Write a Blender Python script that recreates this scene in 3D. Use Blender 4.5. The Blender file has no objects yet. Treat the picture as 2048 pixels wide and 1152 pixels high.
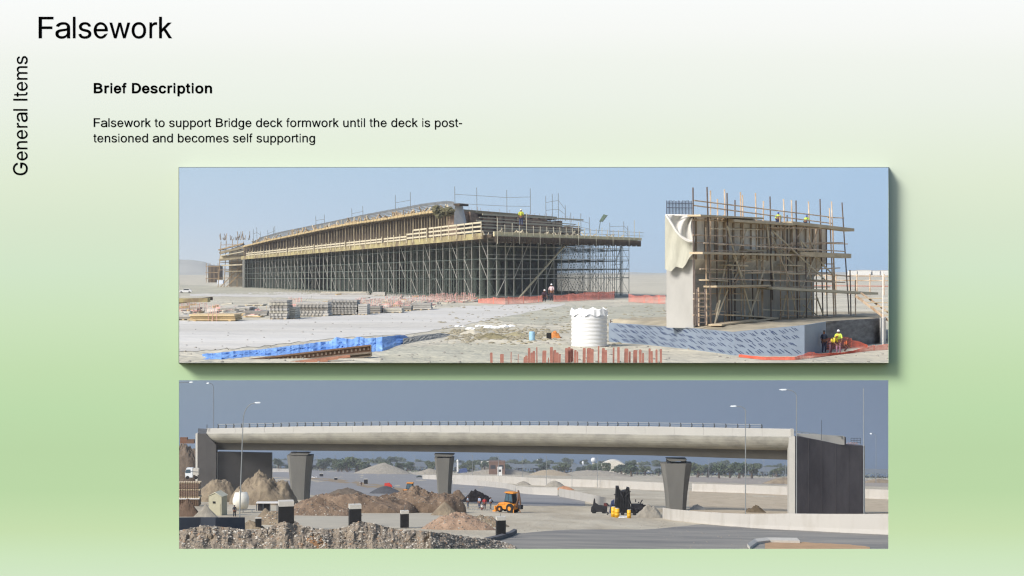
SUN_E = 3.8; SKY_E = 0.15; EXPO = 0.06; DEP = 0.40; BG = 0.88; BT = (1.0, 1, .995); HAZE = 0.00022; HAZE2 = 0.000012
import bpy, math, random
from mathutils import Vector, noise
R = random.Random(7)
C = bpy.context.scene.collection
F = 3000.0; ZC = 5.9; HY = 548.0
# ---------------------------------------------------------------- helpers
def at(px, py, D):
    return Vector(((px - 1024) / F * D, D, ZC - (py - HY) / F * D))
def lin(c):
    c = c / 255.0
    return c / 12.92 if c <= 0.04045 else ((c + 0.055) / 1.055) ** 2.4
MATS = {}
def mat(name, rgb, rough=0.85, var=0.12, scale=1.0, metal=0.0, bump=0.0, rgb2=None, stretch=None, detail=6, ramp=(0.35, 0.65)):
    if name in MATS: return MATS[name]
    m = bpy.data.materials.new(name); m.use_nodes = True
    nt = m.node_tree; b = nt.nodes['Principled BSDF']
    b.inputs['Roughness'].default_value = rough; b.inputs['Metallic'].default_value = metal
    c = [lin(v) for v in rgb]
    lo = [v * (1 - var) for v in c]; hi = [min(1, v * (1 + var)) for v in c]
    if rgb2: hi = [lin(v) for v in rgb2]; lo = c
    tc = nt.nodes.new('ShaderNodeTexCoord'); mp = nt.nodes.new('ShaderNodeMapping')
    nt.links.new(tc.outputs['Object'], mp.inputs['Vector'])
    if stretch: mp.inputs['Scale'].default_value = stretch
    n1 = nt.nodes.new('ShaderNodeTexNoise'); n1.inputs['Scale'].default_value = scale; n1.inputs['Detail'].default_value = detail
    n1.inputs['Roughness'].default_value = 0.65
    nt.links.new(mp.outputs['Vector'], n1.inputs['Vector'])
    mr = nt.nodes.new('ShaderNodeMapRange'); mr.inputs['From Min'].default_value = ramp[0]; mr.inputs['From Max'].default_value = ramp[1]
    nt.links.new(n1.outputs['Fac'], mr.inputs['Value'])
    mx = nt.nodes.new('ShaderNodeMix'); mx.data_type = 'RGBA'
    mx.inputs['A'].default_value = (*lo, 1); mx.inputs['B'].default_value = (*hi, 1)
    nt.links.new(mr.outputs['Result'], mx.inputs['Factor'])
    nt.links.new(mx.outputs['Result'], b.inputs['Base Color'])
    if bump:
        bp = nt.nodes.new('ShaderNodeBump'); bp.inputs['Strength'].default_value = bump; bp.inputs['Distance'].default_value = 0.3 / scale
        nt.links.new(n1.outputs['Fac'], bp.inputs['Height']); nt.links.new(bp.outputs['Normal'], b.inputs['Normal'])
    MATS[name] = m
    return m
def tag(o, label=None, cat=None, group=None, kind=None):
    if label: o['label'] = label
    if cat: o['category'] = cat
    if group: o['group'] = group
    if kind: o['kind'] = kind
    return o
def empty(name, loc, label=None, cat=None, group=None):
    o = bpy.data.objects.new(name, None); C.objects.link(o); o.location = loc
    o.empty_display_size = 0.1
    return tag(o, label, cat, group)
def wloc(o):
    v = Vector(o.location)
    while o.parent: o = o.parent; v += Vector(o.location)
    return v
class MB:
    """collects shapes; o = origin, k = units per local unit, rz = turn about z"""
    def __init__(s, o=(0, 0, 0), k=1.0, rz=0.0):
        s.v = []; s.f = []; s.o = Vector(o); s.k = k; s.c = math.cos(rz); s.s = math.sin(rz)
    def P(s, p):
        x, y, z = p
        return (s.o.x + s.k * (x * s.c - y * s.s), s.o.y + s.k * (x * s.s + y * s.c), s.o.z + s.k * z)
    def add(s, vs, fs):
        n = len(s.v); s.v += [s.P(p) for p in vs]; s.f += [tuple(i + n for i in f) for f in fs]
        return s
    def box(s, x0, x1, y0, y1, z0, z1):
        return s.add([(x0, y0, z0), (x1, y0, z0), (x1, y1, z0), (x0, y1, z0), (x0, y0, z1), (x1, y0, z1), (x1, y1, z1), (x0, y1, z1)],
                     [(3, 2, 1, 0), (4, 5, 6, 7), (0, 1, 5, 4), (1, 2, 6, 5), (2, 3, 7, 6), (3, 0, 4, 7)])
    def loft(s, rings, caps=True, closed=True):
        n = len(rings[0]); vs = [p for r in rings for p in r]; fs = []
        for i in range(len(rings) - 1):
            for j in range(n if closed else n - 1):
                a = i * n + j; b = i * n + (j + 1) % n
                fs.append((a, b, b + n, a + n))
        if caps and closed:
            fs.append(tuple(range(n - 1, -1, -1))); fs.append(tuple(range((len(rings) - 1) * n, len(rings) * n)))
        return s.add(vs, fs)
    def beam(s, p, q, w, h=None, n=4):
        p = Vector(p); q = Vector(q); d = q - p
        if d.length < 1e-6: return s
        d.normalize(); up = Vector((0, 0, 1)) if abs(d.z) < 0.95 else Vector((0, 1, 0))
        a = d.cross(up).normalized(); b = a.cross(d).normalized()
        h = h or w
        if n == 4: cs = [(-.5, -.5), (.5, -.5), (.5, .5), (-.5, .5)]
        else: cs = [(.5 * math.cos(2 * math.pi * i / n), .5 * math.sin(2 * math.pi * i / n)) for i in range(n)]
        return s.loft([[tuple(e + a * (w * x) + b * (h * y)) for x, y in cs] for e in (p, q)])
    def tube(s, pts, rad, n=6):
        if not isinstance(rad, (list, tuple)): rad = [rad] * len(pts)
        rings = []; pts = [Vector(p) for p in pts]
        for i, p in enumerate(pts):
            d = (pts[min(i + 1, len(pts) - 1)] - pts[max(i - 1, 0)]).normalized()
            up = Vector((0, 1, 0)) if abs(d.y) < 0.9 else Vector((1, 0, 0))
            a = d.cross(up).normalized(); b = a.cross(d).normalized()
            rings.append([tuple(p + (a * math.cos(t) + b * math.sin(t)) * rad[i]) for t in [2 * math.pi * j / n for j in range(n)]])
        return s.loft(rings)
    def lathe(s, prof, n=16, cx=0, cy=0):
        return s.loft([[(cx + r * math.cos(2 * math.pi * j / n), cy + r * math.sin(2 * math.pi * j / n), z) for j in range(n)] for r, z in prof])
    def wheel(s, c, r, w, n=14):   # axis along y
        return s.loft([[(c[0] + rr * math.cos(2 * math.pi * j / n), c[1] + yy, c[2] + rr * math.sin(2 * math.pi * j / n)) for j in range(n)]
                       for rr, yy in ((r * .85, -w / 2), (r, -w / 3), (r, w / 3), (r * .85, w / 2))])
    def grid(s, nu, nv, fn):
        vs = [fn(i / nu, j / nv) for j in range(nv + 1) for i in range(nu + 1)]
        fs = [(j * (nu + 1) + i, j * (nu + 1) + i + 1, (j + 1) * (nu + 1) + i + 1, (j + 1) * (nu + 1) + i) for j in range(nv) for i in range(nu)]
        return s.add(vs, fs)
    def quad(s, *p): return s.add([tuple(a) for a in p], [tuple(range(len(p)))])
    def rock(s, c, r, seed=0, sq=(1, 1, .7)):
        rr = random.Random(seed); n = 6
        rings = []
        for k, (a, z) in enumerate(((.45, -.8), (.95, -.25), (.85, .4), (.35, .85))):
            rings.append([(c[0] + sq[0] * r * a * rr.uniform(.7, 1.2) * math.cos(j * math.pi / 3 + k * .4), c[1] + sq[1] * r * a * rr.uniform(.7, 1.2) * math.sin(j * math.pi / 3 + k * .4), c[2] + sq[2] * r * z * rr.uniform(.8, 1.15)) for j in range(n)])
        return s.loft(rings)
    def build(s, name, m, parent=None, smooth=False, origin=None):
        me = bpy.data.meshes.new(name)
        base = wloc(parent) if parent else Vector(origin if origin else (0, 0, 0))
        me.from_pydata([tuple(Vector(p) - base) for p in s.v], [], s.f); me.update()
        o = bpy.data.objects.new(name, me); C.objects.link(o)
        if parent: o.parent = parent
        else: o.location = base
        for mm in (m if isinstance(m, (list, tuple)) else [m]): me.materials.append(mm)
        if smooth: me.polygons.foreach_set('use_smooth', [True] * len(me.polygons))
        return o
def copy_tree(o, parent=None):
    c = o.copy(); C.objects.link(c); c.parent = parent
    for ch in list(o.children): copy_tree(ch, c)
    return c
def fbm(x, y, z=0.0, o=5):
    return noise.fractal(Vector((x, y, z)), 1.0, 2.0, o, noise_basis='PERLIN_ORIGINAL')
def lerp(tab, x):
    if x <= tab[0][0]: return tab[0][1]
    for (a, b), (c, d) in zip(tab, tab[1:]):
        if x <= c: return b + (d - b) * (x - a) / (c - a)
    return tab[-1][1]

# ---------------------------------------------------------------- camera, sun, sky
sc = bpy.context.scene
cam = bpy.data.cameras.new('camera'); co = bpy.data.objects.new('camera', cam); C.objects.link(co)
co.location = (0, 0, ZC); co.rotation_euler = (math.radians(90), 0, 0)
cam.sensor_width = 36; cam.lens = F / 2048 * 36; cam.shift_y = -28 / 2048
cam.clip_start = 1; cam.clip_end = 600000; sc.camera = co
SUN = Vector((-.60, -.52, .61)).normalized()
sl = bpy.data.lights.new('sun', 'SUN'); sl.energy = SUN_E; sl.angle = math.radians(20); sl.color = (1, .965, .915)
so = bpy.data.objects.new('sun', sl); C.objects.link(so); so.rotation_euler = SUN.to_track_quat('Z', 'Y').to_euler()
w = bpy.data.worlds.new('World'); sc.world = w; w.use_nodes = True
nt = w.node_tree; bg = nt.nodes['Background']
sky = nt.nodes.new('ShaderNodeTexSky'); sky.sky_type = 'NISHITA'; sky.sun_disc = False
sky.sun_elevation = math.asin(SUN.z); sky.sun_rotation = math.atan2(SUN.x, SUN.y)
sky.air_density = 1.0; sky.dust_density = 2.0; sky.ozone_density = 2.0
bg.inputs['Strength'].default_value = SKY_E
nt.links.new(sky.outputs['Color'], bg.inputs['Color'])
sc.view_settings.view_transform = 'Standard'; sc.view_settings.look = 'None'; sc.view_settings.exposure = EXPO; sc.view_settings.gamma = 1
sc.cycles.filter_width = 1.25; sc.cycles.max_bounces = 5; sc.cycles.diffuse_bounces = 3; sc.cycles.transparent_max_bounces = 4

def sky_wall(name, D, y0, y1, stops, xr=2.2, dark=1.0):
    """a tall curved backdrop of sky, lit by itself"""
    mb = MB(); n = 24; rows = []
    for t in (y0, y1):
        rows.append([(math.sin(a) * D, math.cos(a) * D, ZC - (t - HY) / F * D) for a in [(-.52 + 1.04 * i / n) for i in range(n + 1)]])
    mb.loft(rows, caps=False, closed=False)
    m = bpy.data.materials.new(name); m.use_nodes = True; nt = m.node_tree; nt.nodes.clear()
    out = nt.nodes.new('ShaderNodeOutputMaterial'); em = nt.nodes.new('ShaderNodeEmission'); nt.links.new(em.outputs[0], out.inputs['Surface'])
    tc = nt.nodes.new('ShaderNodeTexCoord'); sx = nt.nodes.new('ShaderNodeSeparateXYZ'); nt.links.new(tc.outputs['Object'], sx.inputs[0])
    mr = nt.nodes.new('ShaderNodeMapRange'); nt.links.new(sx.outputs['Z'], mr.inputs['Value'])
    mr.inputs['From Min'].default_value = rows[0][0][2]; mr.inputs['From Max'].default_value = rows[1][0][2]
    hx = nt.nodes.new('ShaderNodeMapRange'); nt.links.new(sx.outputs['X'], hx.inputs['Value'])
    hx.inputs['From Min'].default_value = -666 / F * D; hx.inputs['From Max'].default_value = 753 / F * D
    cols = []
    for side in (0, 1):
        cr = nt.nodes.new('ShaderNodeValToRGB'); nt.links.new(mr.outputs['Result'], cr.inputs['Fac'])
        el = cr.color_ramp.elements
        for i, (y, cc) in enumerate(stops):
            e = el[i] if i < 2 else el.new(.5)
            e.position = (y0 - y) / (y0 - y1); e.color = (*[lin(v) for v in cc[side]], 1)
        cols.append(cr)
    mx = nt.nodes.new('ShaderNodeMix'); mx.data_type = 'RGBA'; nt.links.new(hx.outputs['Result'], mx.inputs['Factor'])
    nt.links.new(cols[0].outputs['Color'], mx.inputs['A']); nt.links.new(cols[1].outputs['Color'], mx.inputs['B'])
    nt.links.new(mx.outputs['Result'], em.inputs['Color']); em.inputs['Strength'].default_value = 1 / 2 ** EXPO
    o = mb.build('sky', m); o['kind'] = 'structure'
    return o
sky_wall('sky_pale_blue', 1690, 556, 300, [(556, ((218, 226, 230), (170, 201, 232))), (520, ((212, 224, 234), (170, 203, 234))), (440, ((200, 220, 238), (174, 207, 237))), (330, ((190, 217, 238), (174, 208, 239)))])
sky_wall('sky_slate_blue', 300000, 990, 742, [(990, ((104, 122, 142), (96, 116, 146))), (925, ((112, 132, 156), (106, 126, 152))), (900, ((120, 140, 164), (108, 128, 156))), (830, ((130, 150, 172), (110, 130, 156))), (750, ((128, 148, 166), (106, 126, 152)))])
# ---------------------------------------------------------------- the slide board
B = 40.0
board = empty('display_board', at(1024, 1212, B), 'huge pale green board with black lettering and two wide window openings', 'board')
xs = [-60, 358, 1777, 2108]; ys = [-60, 335, 725.5, 760.5, 1098, 1212]
mb = MB(); TH = .02
def bp(px, py, back): p = at(px, py, B); return (p.x, B + (TH if back else 0), p.z)
for i in range(3):
    for j in range(5):
        if i == 1 and j in (1, 3): continue
        for back in (0, 1):
            q = [bp(xs[i], ys[j + 1], back), bp(xs[i + 1], ys[j + 1], back), bp(xs[i + 1], ys[j], back), bp(xs[i], ys[j], back)]
            mb.quad(*(q if not back else q[::-1]))
def rim(x0, x1, y0, y1):
    c = [(x0, y0), (x1, y0), (x1, y1), (x0, y1)]
    for a, b in zip(c, c[1:] + c[:1]): mb.quad(bp(*a, 0), bp(*b, 0), bp(*b, 1), bp(*a, 1))
rim(358, 1777, 335, 725.5); rim(358, 1777, 760.5, 1098); rim(-60, 2108, -60, 1212)
bm = bpy.data.materials.new('board_print'); bm.use_nodes = True
nt = bm.node_tree; b = nt.nodes['Principled BSDF']; b.inputs['Roughness'].default_value = 1; b.inputs['Specular IOR Level'].default_value = 0
tc = nt.nodes.new('ShaderNodeTexCoord'); sx = nt.nodes.new('ShaderNodeSeparateXYZ'); nt.links.new(tc.outputs['Object'], sx.inputs[0])
mr = nt.nodes.new('ShaderNodeMapRange'); nt.links.new(sx.outputs['Z'], mr.inputs['Value'])
mr.inputs['From Min'].default_value = (1212 - 1152) / F * B; mr.inputs['From Max'].default_value = 1212 / F * B
cr = nt.nodes.new('ShaderNodeValToRGB'); nt.links.new(mr.outputs['Result'], cr.inputs['Fac']); nt.links.new(cr.outputs['Color'], b.inputs['Base Color'])
GR = [(0, (250, 253, 251)), (60, (247, 250, 246)), (120, (241, 246, 238)), (200, (236, 243, 232)), (300, (229, 239, 220)), (370, (224, 236, 212)), (450, (217, 232, 206)),
      (540, (211, 231, 202)), (640, (205, 228, 190)), (740, (196, 223, 178)), (820, (190, 220, 173)), (900, (187, 216, 168)), (980, (188, 217, 168)), (1060, (200, 224, 176)), (1110, (206, 230, 190)), (1152, (210, 232, 198))]
el = cr.color_ramp.elements
pts = [(1 - y / 1152, c) for y, c in GR][::-1]
for i, (p, c) in enumerate(pts):
    e = el[i] if i < 2 else el.new(p)
    e.position = p; e.color = (*[min(.97, lin(v) * BG * t) for v, t in zip(c, BT)], 1)
cr.color_ramp.interpolation = 'LINEAR'
mb.build('panel', bm, board)
# added edge-on sleeve round the upper opening, shaped to throw the drop shadow
mb = MB(); dd = DEP
ri = []
for (px, py) in ((358, 335), (1777, 335), (1777, 725.5), (358, 725.5)):
    sgx = -1 if px < 1024 else 1; sgy = -1 if py < 500 else 1
    ri.append([tuple(at(px, py, B)), tuple(at(px, py, B - dd)), tuple(at(px + .8 * sgx, py + .8 * sgy, B - dd)), tuple(at(px + .8 * sgx, py + .8 * sgy, B - .001))])
for a, b_ in zip(ri, ri[1:] + ri[:1]):
    for k in range(3): mb.quad(a[k], a[k + 1], b_[k + 1], b_[k])
mb.build('frame', mat('grey_shadow_sleeve', (98, 106, 100), .9, .02), board)
GL = {'-':[[337,244,337,188,114,188,114,244]],'B':[[60,0,60,509,241,509,274,507,304,501,329,491,350,477,367,461,381,442,390,421,396,398,398,374,397,353,393,336,387,320,378,307,368,295,356,286,343,278,329,272,315,267,315,262,331,260,347,254,363,245,378,234,391,220,402,203,411,184,416,161,418,136,416,111,410,88,400,67,386,48,368,31,344,18,317,8,284,2,247,0],[125,57,245,57,281,60,309,67,330,80,344,96,353,115,355,137,354,153,350,169,342,184,333,197,320,209,306,218,289,225,269,229,248,231,125,231],[125,285,238,285,256,287,273,290,288,296,302,304,314,314,323,326,330,340,335,355,336,372,333,393,326,412,313,429,294,442,270,449,240,452,125,452]],'D':[[219,0,96,0,96,57,215,57,254,60,288,68,318,81,343,99,363,122,379,149,390,181,397,216,399,255,397,294,390,329,379,361,364,388,344,410,320,428,291,441,258,449,221,452,93,452,93,509,225,509,273,505,315,495,353,478,385,455,412,426,433,391,449,351,458,306,462,255,458,205,449,159,433,119,411,83,384,54,351,31,312,14,268,3],[125,509,125,0,60,0,60,509]],'F':[[60,0,60,509,369,509,369,452,125,452,125,278,346,278,346,221,125,221,125,0]],'G':[[269,-7,225,-3,185,7,149,25,118,49,91,79,69,116,53,157,43,203,40,254,43,305,53,352,69,393,91,429,117,459,149,484,184,501,223,512,265,516,291,514,316,510,340,504,363,494,384,483,403,469,421,453,436,436,449,416,460,395,468,373,474,349,408,349,402,365,395,379,387,393,378,406,368,417,356,427,344,436,330,443,315,448,300,453,283,455,265,456,236,453,209,445,183,432,160,414,141,392,125,364,113,332,106,295,103,254,106,213,113,177,125,145,141,117,161,95,184,76,210,63,238,56,269,53,296,55,322,61,345,71,365,85,382,102,396,123,407,147,413,173,415,202,434,199,283,199,283,256,478,256,478,200,475,160,466,124,451,91,431,62,406,38,377,19,344,5,308,-4]],'I':[[31,0,31,57,118,57,118,452,31,452,31,509,269,509,269,452,183,452,183,57,269,57,269,0]],'a':[[160,-9,137,-7,115,-3,94,5,76,15,60,29,48,45,38,63,32,84,30,108,32,128,36,146,43,161,53,174,64,184,78,193,92,200,108,206,125,211,143,214,161,217,178,220,200,223,218,225,234,227,247,229,257,231,265,235,271,240,274,246,276,255,276,257,275,272,272,285,267,297,260,307,251,315,240,322,227,327,212,330,196,331,178,330,163,327,149,322,137,316,127,309,118,301,110,292,104,283,100,274,41,291,51,313,64,331,79,346,95,358,114,368,133,375,153,380,173,383,194,384,208,384,223,382,239,379,255,375,271,369,286,360,300,350,312,336,322,320,330,301,335,278,337,251,337,0,277,0,277,52,272,52,267,43,260,34,252,25,242,16,229,8,215,1,199,-4,181,-7],[170,45,192,47,211,51,228,59,242,68,254,80,263,93,270,108,274,122,276,138,276,190,272,187,267,184,259,182,251,180,241,178,231,176,221,174,210,173,200,171,191,170,182,169,175,168,161,166,147,163,134,159,122,153,112,147,103,139,97,130,93,118,92,105,93,93,96,82,102,72,109,64,119,57,130,52,142,48,156,46]],'b':[[229,-8,208,-7,189,-3,172,4,159,12,147,21,138,31,130,41,123,50,118,59,112,59,112,0,53,0,53,509,114,509,114,319,118,319,123,327,130,336,137,346,147,355,158,364,171,373,188,379,207,383,229,384,259,382,287,374,313,361,335,342,354,320,370,293,381,261,388,227,390,189,388,151,381,116,370,84,355,57,336,34,313,16,288,3,260,-6],[220,47,242,49,262,55,279,66,294,80,306,97,316,117,323,139,327,163,328,189,327,215,323,239,316,261,307,281,295,298,280,311,262,322,243,328,220,330,198,328,178,322,161,312,147,299,134,282,125,263,118,241,114,216,113,189,114,162,118,138,125,115,135,95,147,78,162,65,179,55,198,49]],'c':[[207,-8,174,-5,144,3,117,16,93,35,72,58,56,85,44,116,37,150,34,187,37,225,44,260,56,291,72,318,93,341,117,360,144,374,174,382,207,384,226,384,243,381,260,377,276,371,291,364,305,356,318,346,330,335,340,322,349,308,356,293,362,277,303,262,300,272,295,281,290,289,284,297,278,304,270,311,261,316,252,321,242,325,231,328,220,329,207,330,184,328,163,321,145,310,130,296,118,278,108,258,102,236,98,212,96,187,98,163,102,139,108,117,118,97,130,80,145,66,163,55,184,49,207,46,220,47,232,49,243,52,253,55,262,60,271,66,279,73,285,80,292,89,297,98,301,107,304,117,363,102,357,86,350,70,341,56,331,43,319,32,306,21,292,12,277,5,261,-1,244,-5,226,-7]],'d':[[195,-8,165,-6,137,3,111,16,89,34,70,57,55,84,43,116,36,151,34,189,36,227,43,261,55,293,70,320,89,342,112,361,137,374,165,382,196,384,218,383,237,379,253,373,267,364,278,355,287,346,295,336,301,327,306,319,311,319,311,509,372,509,372,0,313,0,313,59,307,59,301,50,295,41,287,31,277,21,266,12,252,4,236,-3,217,-7],[205,47,226,49,246,55,263,65,278,78,290,95,299,115,306,138,310,162,312,189,310,216,306,241,300,263,290,282,278,299,263,312,246,322,227,328,205,330,182,328,162,322,145,311,130,298,118,281,108,261,102,239,98,215,96,189,98,163,102,139,109,117,118,97,130,80,145,66,162,55,182,49]],'e':[[212,-8,177,-5,145,3,117,16,92,35,72,58,56,85,44,116,37,150,34,187,36,224,44,258,55,290,71,317,91,340,115,359,142,373,172,382,205,384,226,383,246,380,266,374,285,366,303,355,319,341,334,324,347,305,357,282,365,256,370,227,371,194,371,169,75,169,75,221,338,221,310,202,308,226,304,248,298,269,288,286,277,301,263,314,246,323,227,328,205,330,183,328,164,323,146,313,131,301,119,286,109,270,102,251,97,231,96,211,96,178,98,151,102,127,110,106,121,88,135,73,151,61,169,53,190,48,212,46,227,47,241,49,254,53,265,58,276,65,285,73,294,82,300,93,306,105,365,91,358,72,348,55,335,39,320,26,302,14,283,4,261,-3,237,-7]],'f':[[228,379,228,327,6,327,6,379],[81,0,81,432,82,452,87,470,96,486,107,499,120,510,135,519,152,525,169,529,187,530,201,530,212,529,222,527,231,525,238,523,243,521,227,468,224,470,220,471,215,472,209,473,202,474,195,474,178,472,164,468,154,460,147,449,143,435,142,419,142,0]],'g':[[207,-151,180,-149,156,-146,134,-140,114,-132,97,-122,82,-110,70,-97,59,-84,51,-69,101,-41,107,-49,114,-57,122,-66,131,-74,142,-82,154,-88,169,-93,187,-96,207,-97,236,-95,261,-87,282,-75,298,-58,308,-34,311,-6,311,68,306,68,301,60,294,51,287,41,277,32,266,23,252,16,236,10,217,6,195,5,165,7,138,14,113,27,90,43,71,65,55,90,43,120,36,154,34,191,36,229,43,263,55,293,71,320,90,342,112,361,138,374,166,382,196,384,218,383,237,379,253,373,267,365,279,356,288,346,296,336,302,327,308,319,313,319,313,379,372,379,372,-9,370,-40,363,-67,350,-90,334,-109,314,-124,291,-136,265,-144,237,-149],[205,59,227,61,246,66,264,75,278,87,290,103,300,121,307,142,311,166,312,193,311,219,307,242,300,264,291,283,279,299,264,312,247,322,227,328,205,330,182,328,163,322,145,312,130,298,118,282,109,262,102,241,98,218,96,193,98,167,102,144,109,123,118,104,131,88,145,76,163,66,183,61]],'h':[[114,227,114,0,53,0,53,509,114,509,114,287,102,287,116,319,132,344,152,362,175,374,200,382,227,384,252,383,275,377,295,369,313,356,328,340,341,321,350,298,355,271,357,240,357,0,296,0,296,235,293,263,286,286,273,304,256,318,235,326,210,329,192,328,176,324,161,317,147,308,136,297,126,283,119,266,115,248]],'i':[[53,0,53,379,114,379,114,0],[84,443,73,444,63,448,54,455,47,463,43,472,41,483,43,494,47,504,54,512,63,518,73,522,84,524,95,522,105,518,114,512,121,504,125,494,126,483,125,472,121,463,114,455,105,448,95,444]],'k':[[110,137,110,212,121,212,284,379,360,379,184,199,177,199],[53,0,53,509,114,509,114,0],[294,0,148,186,191,229,372,0]],'l':[[139,-2,112,0,91,8,74,20,62,37,55,59,53,84,53,509,114,509,114,99,114,83,117,71,120,62,126,57,135,53,146,52,152,52,157,52,160,53,164,53,167,54,170,54,181,3,175,1,169,0,162,-1,154,-2,147,-2]],'m':[[53,0,53,379,112,379,112,295,108,295,114,314,122,331,132,346,144,358,158,368,172,376,187,382,203,385,219,386,245,383,268,375,287,361,303,342,314,320,321,295,312,295,318,312,326,329,337,343,350,356,364,366,381,375,398,381,417,385,437,386,458,385,478,380,497,372,514,361,529,346,541,328,550,307,555,283,557,255,557,0,496,0,496,254,493,279,485,298,473,313,456,323,438,329,419,330,402,329,387,326,374,320,363,312,353,302,345,290,340,277,336,263,335,247,335,0,274,0,274,260,272,280,265,297,253,311,238,322,220,328,199,330,185,329,171,326,158,320,145,312,135,302,126,289,119,274,115,257,114,238,114,0]],'n':[[114,227,114,0,53,0,53,379,112,379,112,287,102,287,116,319,132,344,152,362,175,374,200,382,227,384,252,383,275,377,295,369,313,356,328,340,341,321,350,298,355,271,357,240,357,0,296,0,296,235,293,263,286,286,273,304,256,318,235,326,210,329,192,328,176,324,161,317,147,308,136,297,126,283,119,266,115,248]],'o':[[207,-8,174,-5,144,3,117,16,93,35,72,58,56,85,44,116,37,150,34,187,37,225,44,260,56,291,72,318,93,341,117,360,144,374,174,382,207,384,241,382,271,374,299,360,323,341,343,318,359,291,371,260,379,225,381,187,379,150,371,116,359,85,343,58,323,35,299,16,271,3,241,-5],[207,46,231,49,252,55,270,66,285,80,298,97,307,117,314,139,318,163,319,187,318,212,314,236,307,258,298,278,285,296,270,310,252,321,231,328,207,330,184,328,163,321,145,310,130,296,118,278,108,258,102,236,98,212,96,187,98,163,102,139,108,117,118,97,130,80,145,66,163,55,184,49]],'p':[[53,-143,53,379,112,379,112,319,118,319,123,327,130,336,137,346,147,355,158,364,171,373,188,379,207,383,229,384,259,382,287,374,313,361,335,342,354,320,370,293,381,261,388,227,390,189,388,151,381,116,370,84,355,57,336,34,313,16,288,3,260,-6,229,-8,208,-7,189,-3,173,4,159,12,147,21,138,31,130,41,124,50,118,59,114,59,114,-143],[220,47,242,49,262,55,279,66,294,80,306,97,316,117,323,139,327,163,328,189,327,215,323,239,316,261,307,281,295,298,280,311,262,322,243,328,220,330,198,328,178,322,161,312,147,299,134,282,125,263,118,241,114,216,113,189,114,162,118,138,125,115,135,95,147,78,162,65,179,55,198,49]],'r':[[53,0,53,379,112,379,112,321,115,321,124,339,137,354,152,367,171,377,191,383,213,385,218,385,223,385,229,384,235,384,240,384,243,384,243,322,241,323,236,324,230,324,223,325,215,326,207,326,190,324,174,321,159,315,146,306,135,296,126,284,119,269,115,254,114,237,114,0]],'s':[[182,-8,157,-7,133,-3,112,3,93,12,76,24,62,38,50,54,41,73,36,94,94,107,101,87,111,72,124,60,141,52,160,47,181,45,206,47,227,53,244,62,258,74,265,88,268,103,266,115,262,126,254,136,243,144,229,150,212,155,149,170,118,180,92,192,72,208,58,227,50,249,47,274,49,295,55,314,65,332,79,347,95,360,115,370,137,378,161,383,187,384,212,383,234,379,254,372,271,363,286,352,299,339,309,324,318,308,324,290,268,277,262,291,254,304,243,316,228,325,210,331,187,333,166,331,147,326,131,317,119,305,111,292,109,277,110,264,115,253,124,243,136,235,152,229,172,223,229,209,261,200,287,187,306,171,320,153,328,131,331,107,329,85,323,65,312,47,298,31,281,18,260,6,236,-2,210,-7]],'t':[[204,379,204,327,6,327,6,379],[65,471,126,471,126,98,127,83,130,70,136,61,144,55,156,51,170,50,175,50,180,50,185,51,191,52,197,53,202,54,213,2,207,0,200,-2,192,-3,184,-3,176,-4,168,-4,138,-1,113,7,92,21,77,41,68,64,65,93]],'u':[[182,-5,158,-3,135,2,115,11,97,23,82,39,69,59,60,82,54,109,53,139,53,379,114,379,114,144,116,117,124,94,137,75,154,61,175,53,200,50,218,51,234,55,249,62,263,71,274,83,283,97,290,113,295,132,296,153,296,379,357,379,357,0,298,0,298,92,307,92,294,60,277,35,257,17,234,5,209,-3]],'w':[[138,0,23,379,87,379,133,214,140,190,147,164,154,137,161,107,168,75,175,41,165,41,172,74,179,105,186,135,192,163,199,189,206,214,252,379,316,379,362,214,368,189,375,163,382,136,388,106,395,75,402,41,391,41,399,75,406,106,413,135,420,163,427,189,434,214,480,379,545,379,429,0,368,0,319,172,314,189,309,207,305,225,300,243,295,262,291,280,286,299,281,318,277,338,291,338,286,319,281,299,277,280,272,262,267,243,263,225,258,207,253,189,248,172,199,0]]}
GL['l'] = [[64, 0, 64, 716, 152, 716, 152, 0]]; GL['I'] = [[93, 0, 93, 716, 188, 716, 188, 0]]
GL['k'] = [[66, 0, 66, 716, 154, 716, 154, 308, 362, 519, 476, 519, 278, 326, 496, 0, 387, 0, 216, 265, 154, 206, 154, 0]]
def _arc(x0, cx, rx, ry, cy, n=14): return [c for k in range(n + 1) for t in [math.pi / 2 - math.pi * k / n] for c in (cx + rx * math.cos(t), cy + ry * math.sin(t))]
GL['D'] = [[78, 0, 78, 716] + _arc(78, 330, 340, 358, 358), ([172, 84] + _arc(172, 325, 250, 274, 358)[::-1] and [172, 84] + [c for k in range(15) for t in [-math.pi / 2 + math.pi * k / 14] for c in (325 + 250 * math.cos(t), 358 + 274 * math.sin(t))] + [172, 632])]
def _el(cx, cy, rx, ry, a0, a1, n): return [c for k in range(n + 1) for t in [math.radians(a0 + (a1 - a0) * k / n)] for c in (cx + rx * math.cos(t), cy + ry * math.sin(t))]
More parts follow.
